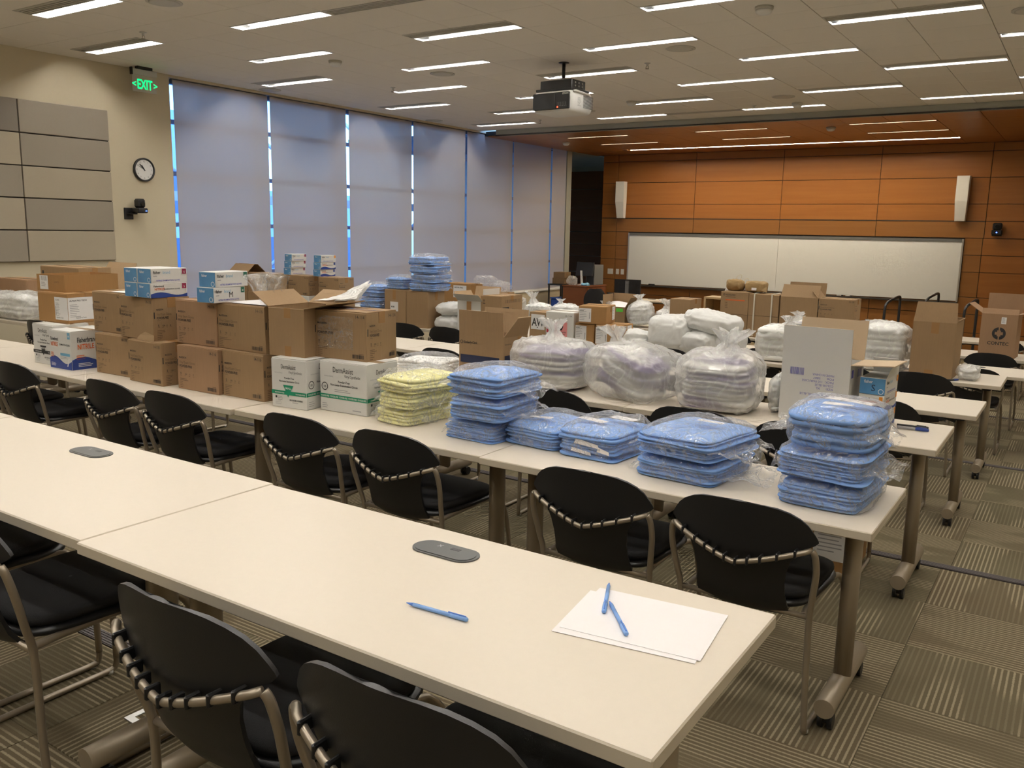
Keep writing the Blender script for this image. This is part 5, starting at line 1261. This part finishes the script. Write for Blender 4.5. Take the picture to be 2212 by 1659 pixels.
# three bags of folded gowns on the third row
white_bag('clear bag of white and purple gowns, left of three big bags', -2.60, 4.40, Z3, .47, .41, .30, 31, r_(-6), 'milky_film', (.045, .12, (-.02, 0)), 'bags of folded gowns', e1=4.2, e2=3.4, wr=.02, inner=((.39, .33, .215, 8), 'gown_layers', (0, 0, .012), (0, 0, 0)))
white_bag('clear bag of slanted grey gowns, middle of three big bags', -2.07, 4.38, Z3, .53, .41, .305, 32, r_(-12), 'milky_film', (.045, .10, (-.06, -.02), -.10), 'bags of folded gowns', e1=4.2, e2=3.2, wr=.02, inner=((.34, .33, .19, 7), 'gown_layers', (-.035, 0, .060), (0, r_(22), 0)))
white_bag('clear bag of layered grey gowns, right of three big bags', -1.56, 4.38, Z3, .425, .41, .325, 33, r_(4), 'milky_film', (.055, .12, (.03, 0), .02), 'bags of folded gowns', e1=4.2, e2=3.4, wr=.02, inner=((.355, .33, .235, 9), 'gown_layers', (-.01, 0, .012), (0, 0, 0)))
white_bag('small white plastic pack tucked between big bag and shoe cover carton', -1.292, 4.55, Z3, .085, .24, .21, 34, 0, 'milky_film', None, wr=.012, inner=((.055, .20, .17, 7), 'wrap_white', (0, 0, .01), (0, 0, 0)))
# flat packs on third row, left
for k, (x, y, W, D, H, yw) in enumerate(((-3.62, 4.48, .36, .28, .055, 8), (-3.40, 4.21, .26, .17, .03, -8))):
    gown_pack(('flat clear pack of white items with pink print, by Kimberly-Clark carton', 'thin white flat pack at table edge near blue stack')[k], x, y, Z3+.001, W, D, H, 3, 50+k, r_(yw), 'wrap_white', (.8, .8), .07, name='flat_pack', group='flat white packs')
# fifth row white bags
white_bag('large white wrapped bale, left of white bag heap', -3.155, 7.46, Z5, .40, .40, .335, 35, r_(3), wr=.018, e1=4, e2=3.4, group='heap of white bales')
white_bag('white wrapped bale hand-marked XL, front of white bag heap', -2.84, 7.42, Z5, .34, .34, .215, 36, r_(-12), wr=.022, e1=3.6, e2=3, group='heap of white bales')
t = white_bag('white wrapped bale, right end of white bag heap', -2.63, 7.50, Z5, .30, .34, .225, 37, r_(5), wr=.018, e1=3.8, e2=3.2, group='heap of white bales')
white_bag('long white wrapped bale lying on top of white bag heap', -2.785, 7.48, Z5+.205, .50, .36, .185, 38, r_(-14), wr=.018, e1=3.6, e2=3, tilt=(0, r_(6)), group='heap of white bales')
white_bag('small crumpled white bag between labelled cartons and bales', -3.46, 7.42, Z5, .27, .28, .165, 39, 0, wr=.03, group='heap of white bales')
o = Print(); 
white_bag('stacked white wrapped pack on fifth row, before strapped cartons', -2.18, 7.46, Z5, .34, .36, .32, 41, 0, 'milky_film', (.05, .09, (.04, 0), .08), 'white packs on the fifth row', inner=((.28, .31, .27, 6), 'wrap_white', (0, 0, .01), (0, 0, 0)))
white_bag('clear bag of white gowns left of the tall open carton', -1.325, 7.50, Z5, .42, .38, .40, 42, 0, 'milky_film', None, 'white packs on the fifth row', e1=4, e2=3.5, inner=((.36, .32, .34, 7), 'wrap_white', (0, 0, .012), (0, 0, 0)))
white_bag('crumpled white bag right of the tall open carton', -.675, 7.40, Z5, .17, .2, .12, 43, 0, 'milky_film', None, 'white packs on the fifth row', inner=((.10, .13, .08, 4), 'wrap_white', (0, 0, .01), (0, 0, 0)))
for k in range(2): white_bag('white wrapped pack between tall brown carton and white open carton, %s' % ('lower', 'upper')[k], -5.685, 7.46, Z5+.145*k, .36, .36, .15, 44+k, r_(4*k), 'white_film', None, 'white packs on the fifth row', e1=3.6, e2=2.6)
# sixth and seventh rows
t = white_bag('multicoloured folded gowns in clear bag on sixth row', -2.27, 9.15, Z7, .56, .40, .38, 46, 0, 'milky_film', (.04, .08, (-.03, 0), -.18), 'clear bags on the sixth row', e1=4, e2=3.6, inner=((.48, .34, .33, 8), 'gown_layers', (0, 0, .012), (0, 0, 0)))
white_bag('white tied bag on sixth row behind the shoe cover carton', -1.72, 9.15, Z7, .36, .34, .33, 47, 0, 'milky_film', (.06, .09, (0, 0)), 'clear bags on the sixth row', inner=((.28, .28, .27, 6), 'wrap_white', (0, 0, .01), (0, 0, 0)))
for k, (x, y, W, H, kn) in enumerate(((-4.81, 10.36, .34, .32, (.04, .10)), (-4.47, 10.40, .28, .26, (.05, .13, (-.02, 0))), (-6.42, 10.40, .38, .22, (.05, .16, (-.04, 0), -.09)), (-5.98, 10.40, .40, .235, (.035, .07, (0, 0), -.10)), (-5.45, 10.40, .36, .20, (.05, .11, (.02, 0), .08)))):
    white_bag(('leaning stack of white packs in clear bag with tied top', 'clear bag with twisted top beside leaning white stack', 'white tied bag with loop near the window end wall', 'rounded white tied bag behind the biohazard carton', 'small white tied bag behind labelled carton')[k], x, y, Z7+(.028 if k == 0 else 0), W, .36, H, 51+k, r_((8, -5, 3, 0, 5)[k]), 'milky_film', kn, 'tied bags on the seventh row', tilt=((0, r_(-8)) if k == 0 else (0, 0)), inner=((W*.82, .28, H*.8, 7), 'wrap_white', (0, 0, .01), (0, 0, 0)))
for k, (x, z, W, H) in enumerate(((-7.36, Z7+.43, .34, .12), (-7.10, Z7+.335, .30, .15), (-6.80, Z7+.0, .20, .30))):
    white_bag(('crumpled clear bag on the labelled carton by shades', 'clear bag puffed up on the low carton by window sill', 'small clear bag near the window sill')[k], x, 10.40, z, W, .26, H, 61+k, 0, 'clear_film' if k < 2 else 'milky_film', None, 'clear bags by the window sill', wr=.04)
# far left bags on third row
white_bag('large clear bag of white packs at far left on third row', -8.46, 4.25, Z3, .85, .31, .27, 71, 0, 'milky_film', None, 'white packs at far left', wr=.03, e1=4, e2=3, inner=((.72, .24, .20, 5), 'wrap_white', (0, 0, .01), (0, 0, 0)))
# upright clear bag on carton
t = thing('clear_bag', 'empty clear plastic bag standing on a brown glove carton', 'plastic bag', (-3.70, 3.16, zt+.006))
def fanbag(u, v):
    a = (u-.5)*2.5; rr = .035+.17*v**.8; pl = .018*math.sin(17*u+1)*v+.010*math.sin(41*u)*v
    return (math.sin(a)*rr*.85-.02*v, .03*math.cos(a*1.4)*v+pl+.02*nz(u*3, v*3, 0, 2, 4), .005+.150*v*(.75+.25*math.cos(a*.9)) + .008*nz(u*4, v*4, 1, 2, 1))
MB().grid(fanbag, 44, 16, 0, True).build('front_film', 'clear_film', t)
MB().grid(lambda u, v: (fanbag(u, v)[0]*.96, .05+.5*fanbag(1-u, v)[1], fanbag(u, v)[2]*1.04), 44, 16, 0, True).build('back_film', 'clear_film', t)
# pale foam wedge on the carton behind
o = thing('plastic_pouch', 'flat white pouch pointing up behind the open carton', 'pouch', (-3.36, 3.32, Z2+.502))
MB().grid(lambda u, v: (-.20+.36*u, .02+.16*v*(1-.3*u), .012+.125*u*(.25+.75*v)+.006*nz(u, v, 0, 6, 3)), 16, 8, 0, True).build('front_film', 'white_film', o)
MB().grid(lambda u, v: (-.20+.36*u, .035+.16*v*(1-.3*u), .004+.120*u*(.25+.75*v)+.006*nz(u, v, 0, 6, 5)), 16, 8, 0, True).build('back_film', 'white_film', o)

# ------------------------------------------------------------------ small things on tables
Z1 = 1.3376
o = MB().add([(-.790, 1.352, Z1+.0008), (-.820, 1.566, Z1+.0008), (-.544, 1.606, Z1+.0008), (-.512, 1.392, Z1+.0008), (-.790, 1.352, Z1+.0014), (-.820, 1.566, Z1+.0014), (-.544, 1.606, Z1+.0014), (-.512, 1.392, Z1+.0014)], [(0,1,2,3), (7,6,5,4), (0,4,5,1), (1,5,6,2), (2,6,7,3), (3,7,4,0)]).build('paper_sheet', 'paper'); tag(o, 'white sheet of paper, under another sheet on nearest table', 'paper', 'white sheets on the nearest table')
def sheet(cx, cy, a, z): 
    c, s = math.cos(a), math.sin(a); q = [(-.1395, -.108), (.1395, -.108), (.1395, .108), (-.1395, .108)]; p = [(cx+x*c-y*s, cy+x*s+y*c) for x, y in q]
    return MB().add([(x, y, z) for x, y in p]+[(x, y, z+.0006) for x, y in p], [(3,2,1,0), (4,5,6,7), (0,1,5,4), (1,2,6,5), (2,3,7,6), (3,0,4,7)])
o = sheet(-.658, 1.497, r_(6.5), Z1+.0018).build('paper_sheet', 'paper'); tag(o, 'white sheet of paper on top, two pens lying on it', 'paper', 'white sheets on the nearest table')
def pen(label, p0, p1, z, lift=0.):
    d = Vector((p1[0]-p0[0], p1[1]-p0[1], 0)); L = .150; a = math.atan2(d.y, d.x); mx, my = (p0[0]+p1[0])/2, (p0[1]+p1[1])/2
    t = thing('ballpoint_pen', label, 'pen', (mx, my, z), 0, 'blue ballpoint pens', rot=(0, -lift, a))
    MB().tube([(-L/2+.018, 0, .0052), (L/2-.040, 0, .0052)], .0042, 12).build('barrel', 'pen_light', t)
    MB().tube([(-L/2, 0, .0052), (-L/2+.003, 0, .0052), (-L/2+.018, 0, .0052)], [.0008, .0014, .0042], 10).build('tip', 'pen_blue', t)
    MB().tube([(L/2-.043, 0, .0052), (L/2-.036, 0, .0052), (L/2-.003, 0, .0052), (L/2, 0, .0052)], [.0048, .0052, .0048, .003], 12).build('cap', 'pen_light', t)
    MB().box(L/2-.046, L/2-.004, -.0012, .0012, .0098, .0118).build('cap_clip', 'pen_blue', t)
pen('light blue ballpoint pen lying alone on nearest table', (-1.105, 1.278), (-.934, 1.289), Z1)
pen('blue ballpoint pen on paper, pointing away, left of the pair', (-.800, 1.615), (-.738, 1.470), Z1+.0026)
pen('blue ballpoint pen on paper, pointing at another pen, right of pair', (-.757, 1.530), (-.655, 1.408), Z1+.0026)
for k, (p0, p1, cap) in enumerate((((-.700, 4.500), (-.560, 4.512), 'ink'), ((-.690, 4.455), (-.553, 4.462), 'ink_blue'))):
    a = math.atan2(p1[1]-p0[1], p1[0]-p0[0]); t = thing('marker_pen', ('black marker pen on third row table near aisle', 'grey marker pen with blue cap on third row table')[k], 'marker', ((p0[0]+p1[0])/2, (p0[1]+p1[1])/2, Z3+.0095), a, 'marker pens on the third row')
    MB().tube([(-.07, 0, 0), (.0, 0, 0), (.012, 0, 0)], [.0075, .0075, .0065], 12).build('barrel', 'ink' if k == 0 else 'ink_grey', t); MB().tube([(.012, 0, 0), (.068, 0, 0), (.071, 0, 0)], [.008, .0075, .005], 12).build('cap', cap, t)
    MB().box(.018, .060, -.002, .002, .0075, .0105).build('cap_clip', cap, t)
# pens beside tall carton
t = thing('marker_pen', 'dark marker lying by the tall carton near the aisle', 'marker', (-.775, 7.235, Z5+.0085), r_(55)); MB().tube([(-.07, 0, 0), (.02, 0, 0)], .008, 10).build('barrel', 'ink', t); MB().tube([(.02, 0, 0), (.065, 0, 0)], .0085, 10).build('cap', 'ink_blue', t)
# floor box frames under the first row
t = thing('floor_box', 'aluminium floor outlet frame under the nearest table', 'floor outlet', (-2.215, 1.46, .60), r_(-3))
MB().box(-.10, .10, -.085, -.062, 0, .004).build('frame_bar', 'aluminium', t); MB().box(-.10, .10, .062, .085, 0, .004).build('frame_bar', 'aluminium', t); MB().box(-.10, -.078, -.062, .062, 0, .004).build('frame_bar', 'aluminium', t); MB().box(.078, .10, -.062, .062, 0, .004).build('frame_bar', 'aluminium', t)
MB().box(-.076, .076, -.06, .06, 0, .002).build('carpet_lid', 'carpet', t)
# cable
c = MB().tube(catmull([(-7.6, 4.12, 1.14), (-7.45, 4.08, 1.02), (-7.15, 4.05, .93), (-6.8, 4.05, .92), (-6.5, 4.06, .96)], 8), .006, 8); tag(c.build('power_cable', 'black_plastic'), 'black cable sagging under the far left table edge', 'cable')

# ------------------------------------------------------------------ front of the room
def build_front():
    t = thing('lectern', 'reddish wood lectern cabinet before the alcove', 'lectern', (-8.86, 16.15, 0), r_(0))
    W, D, H = .56, .86, 1.0
    MB().box(-W/2, W/2, -D/2, D/2, .06, H-.025, b=.004).build('body', 'veneer_dark', t); MB().box(-W/2-.015, W/2+.015, -D/2-.015, D/2+.015, H-.025, H, b=.004).build('top', 'veneer_dark', t); MB().box(-W/2+.03, W/2-.03, -D/2+.03, D/2-.03, 0, .06).build('plinth', 'dark_trim', t)
    for q in (0, 1): MB().box(W/2, W/2+.012, -D/2+.02+q*.42, -D/2+.42+q*.42, .10, H-.06, b=.003).build('door', 'veneer_dark', t)
    z = H+.0005
    t = thing('lectern_monitor', 'black screen on white arm on the wood lectern', 'monitor', (-8.80, 15.98, z), r_(10))
    MB().box(-.11, .11, -.08, .08, 0, .012, b=.003).build('base', 'white_plastic', t); MB().add([(-.05, -.03, .012), (-.01, -.03, .012), (-.01, .01, .012), (-.05, .01, .012), (-.09, .03, .30), (-.05, .03, .30), (-.05, .06, .30), (-.09, .06, .30)], [(0,1,5,4), (1,2,6,5), (2,3,7,6), (3,0,4,7), (4,5,6,7), (3,2,1,0)]).build('stand', 'white_plastic', t)
    s = MB().box(-.20, .20, -.015, .015, -.15, .15, b=.006).build('screen', 'black_plastic', t, (.0, .07, .33), (r_(-14), 0, r_(-8)))
    t = thing('computer_tower', 'grey computer tower standing on the wood lectern', 'computer', (-8.72, 16.32, z)); MB().box(-.10, .10, -.20, .20, 0, .42, b=.006).build('case', 'grey_plastic', t); MB().box(-.085, .085, -.206, -.20, .02, .40, b=.003).build('front_bezel', 'black_plastic', t)
    white_bag('small clear bag with white things on the lectern', -9.0, 15.86, z, .22, .18, .20, 81, 0, 'milky_film', None, None)
    t = thing('cloth_bundle', 'small bright blue cloth bundle on the lectern edge', 'cloth', (-8.68, 15.84, z)); bag_mesh(.16, .12, .06, 82, wr=.02).build('bundle', 'sky_cloth', t)
    t = thing('side_stand', 'black metal stand holding boxes beside the lectern', 'stand', (-9.42, 16.15, 0))
    for sx_ in (-.17, .17):
        for sy_ in (-.25, .25): MB().box(sx_-.015, sx_+.015, sy_-.015, sy_+.015, 0, .97).build('leg', 'black_metal', t)
    MB().box(-.19, .19, -.27, .27, .97, 1.0).build('top', 'black_metal', t); MB().box(-.17, .17, -.25, .25, .30, .32).build('shelf', 'black_metal', t)
    t = thing('blue_bin', 'blue plastic bin on shelf of black metal stand', 'bin', (-9.42, 16.12, .32)); MB().box(-.14, .14, -.2, .2, 0, .36, b=.02).build('tub', 'blue_bin', t); MB().box(-.15, .15, -.21, .21, .36, .385, b=.006).build('rim', 'blue_bin', t)
    for k in range(2): carton('small_carton', 'small brown carton on black stand by lectern, %s' % ('lower', 'upper')[k], (-9.27+.01*k, 15.98), 1.0+.125*k, .29-.02*k, .28, .12, r_(2*k), 'kraft_dark', group='small cartons by the lectern')
    # office chair
    t = thing('office_chair', 'dark rounded office chair back beside lectern', 'chair', (-8.20, 15.40, 0), r_(30))
    b = MB(); b.grid(lambda u, v: ((u-.5)*.46*math.sin(PI*(.12+.80*v))**.5, .03+.10*(u-.5)**2*2, .52+.46*v), 16, 12); b.grid(lambda u, v: ((.5-u)*.46*math.sin(PI*(.12+.80*v))**.5, -.02+.10*(u-.5)**2*2, .52+.46*v), 16, 12); b.build('backrest', 'black_fabric', t)
    MB().box(-.23, .23, .02, .48, .44, .50, b=.03).build('seat', 'black_fabric', t); MB().tube([(0, .25, .08), (0, .25, .44)], .025, 12).build('column', 'black_metal', t); MB().box(-.03, .03, -.02, .05, .45, .60, b=.01).build('back_support', 'black_metal', t)
    for k in range(5):
        a = k*2*PI/5; MB().tube([(0, .25, .09), (.28*math.cos(a), .25+.28*math.sin(a), .07)], .018, 8).build('base_arm', 'black_metal', t); MB().tube([(.28*math.cos(a)-.012, .25+.28*math.sin(a), .028), (.28*math.cos(a)+.012, .25+.28*math.sin(a), .028)], .028, 12).build('caster', 'black_plastic', t)
    # desktop monitor seen from behind
    t = thing('desk_monitor', 'black computer monitor seen from behind, before whiteboard', 'monitor', (-7.98, 16.40, .738), r_(4))
    MB().box(-.12, .12, -.09, .09, 0, .012, b=.004).build('base', 'grey_plastic', t); MB().box(-.04, .04, -.045, -.02, .012, .38, b=.006).build('stand', 'grey_plastic', t)
    MB().box(-.29, .29, -.02, .02, .07, .405, b=.008).build('screen', 'black_plastic', t); MB().box(-.20, .20, -.035, -.02, .11, .33, b=.008).build('rear_cover', 'black_plastic', t)
    p = Print(); p.text('DELL', 0, 0, .022, 'ink_grey', True, align='c'); p.put('lettering', t, Matrix(((1,0,0,0),(0,0,-1,-.0462),(0,1,0,.33),(0,0,0,1))))
    t = thing('desk_phone', 'low black device beside the monitor on desk', 'device', (-8.36, 16.42, .738), r_(10)); MB().box(-.10, .10, -.08, .08, 0, .05, b=.01).build('base', 'black_plastic', t); MB().box(-.09, .09, -.02, .06, .05, .11, b=.008).build('display', 'black_plastic', t)
    # platform carts with tube handles
    for k, (x0, x1, zt_, y) in enumerate(((-3.25, -2.98, 1.09, 13.9), (-2.47, -2.15, 1.19, 13.9), (-2.05, -1.72, 1.22, 14.75), (-1.42, -1.08, 1.20, 13.95))):
        t = thing('platform_cart', 'black tube-handled platform cart before whiteboard, %s from left' % ORD[k+1], 'cart', ((x0+x1)/2, y, 0), 0, 'platform carts')
        w = .34; xx = w/2
        path = catmull([(-xx, -.05, .16), (-xx, -.05, .6), (-xx, -.04, zt_-.16), (-xx+.02, .0, zt_-.05), (-xx+.07, .16, zt_), (-xx+.09, .50, zt_+.02), (-xx+.10, .56, zt_-.02), (-xx+.10, .57, zt_-.2), (-xx+.10, .57, .16)], 6)
        MB().tube(path, .019, 10).build('handle', 'black_metal', t)
        MB().tube([(-xx, -.05, .62), (-xx+.10, .57, .66)], .014, 8).build('handle_brace', 'black_metal', t)
        MB().box(-xx-.03, xx+.03, -.12, .66, .13, .165, b=.008).build('platform', 'grey_plastic', t)
        for a in (-xx, xx):
            for b_ in (-.06, .60): MB().tube([(a-.015, b_, .062), (a+.015, b_, .062)], .062, 14).build('wheel', 'black_plastic', t); MB().box(a-.03, a+.03, b_-.02, b_+.02, .085, .13).build('wheel_fork', 'black_metal', t)
    t = thing('shelf_unit', 'pale wooden shelf unit between plain carton and striped carton', 'shelf', (-3.92, 10.98, .0))
    h = 1.30
    MB().box(-.22, -.195, -.2, .1, 0, h).build('side_panel', 'pine', t); MB().box(.195, .22, -.2, .1, 0, h).build('side_panel', 'pine', t)
    for z_ in (.10, .70, h-.025): MB().box(-.195, .195, -.2, .1, z_, z_+.025).build('shelf_board', 'pine', t)
    MB().box(-.195, .195, .09, .1, 0, h-.025).build('back_panel', 'kraft_orange', t)
    # brown paper bundles and paper bag
    for k, (x, w, hh) in enumerate(((-3.62, .21, .15), (-3.36, .25, .125))):
        t = thing('paper_bundle', ('rounded crumpled brown paper bundle on cartons before whiteboard', 'squarish brown paper bundle on cartons before whiteboard')[k], 'bundle', (x, 10.47, Z7+.536), 0, 'brown paper bundles')
        bag_mesh(w, .22, hh, 91+k, 3.5, 2.4+2*k, .014).build('wrapping', 'brown_paper', t)
        if k: MB().add([(.09, -.1, .02), (.17, -.12, .0), (.15, -.08, .07)], [(0,1,2)]).build('torn_corner', 'brown_paper', t); MB().box(-.02, .04, -.118, -.112, .02, .05).build('paper_slip', 'paper', t)
    t = thing('paper_bag', 'tilted white paper bag with dark print on wooden shelf unit', 'bag', (-3.84, 10.93, h), r_(12), None, rot=(0, r_(26), r_(8)))
    MB().box(-.10, .10, -.05, .05, .0, .22, b=.01).build('bag_body', 'white_card', t)
    p = Print(); p.poly([(.03, .16), (.08, .18), (.09, .17), (.04, .15)], 'ink'); p.text('Paper', .05, .04, .05, 'ink_grey', rot=.3) if False else p.lines(.05, .15, .09, 3, .018, .007, 'ink_grey'); t['_w'] = .2; t['_d'] = .1; p.put('print', t, face_near(.2, .1))
    for q in (-.05, .05): MB().tube(catmull([(q, -.05, .22), (q+.01, -.06, .30), (q+.05, -.05, .32), (q+.06, -.05, .22)], 5), .003, 6).build('handle', 'strap', t)
build_front()
for o in bpy.data.objects:
    for k in ('_w', '_d', '_h'):
        if k in o: del o[k]
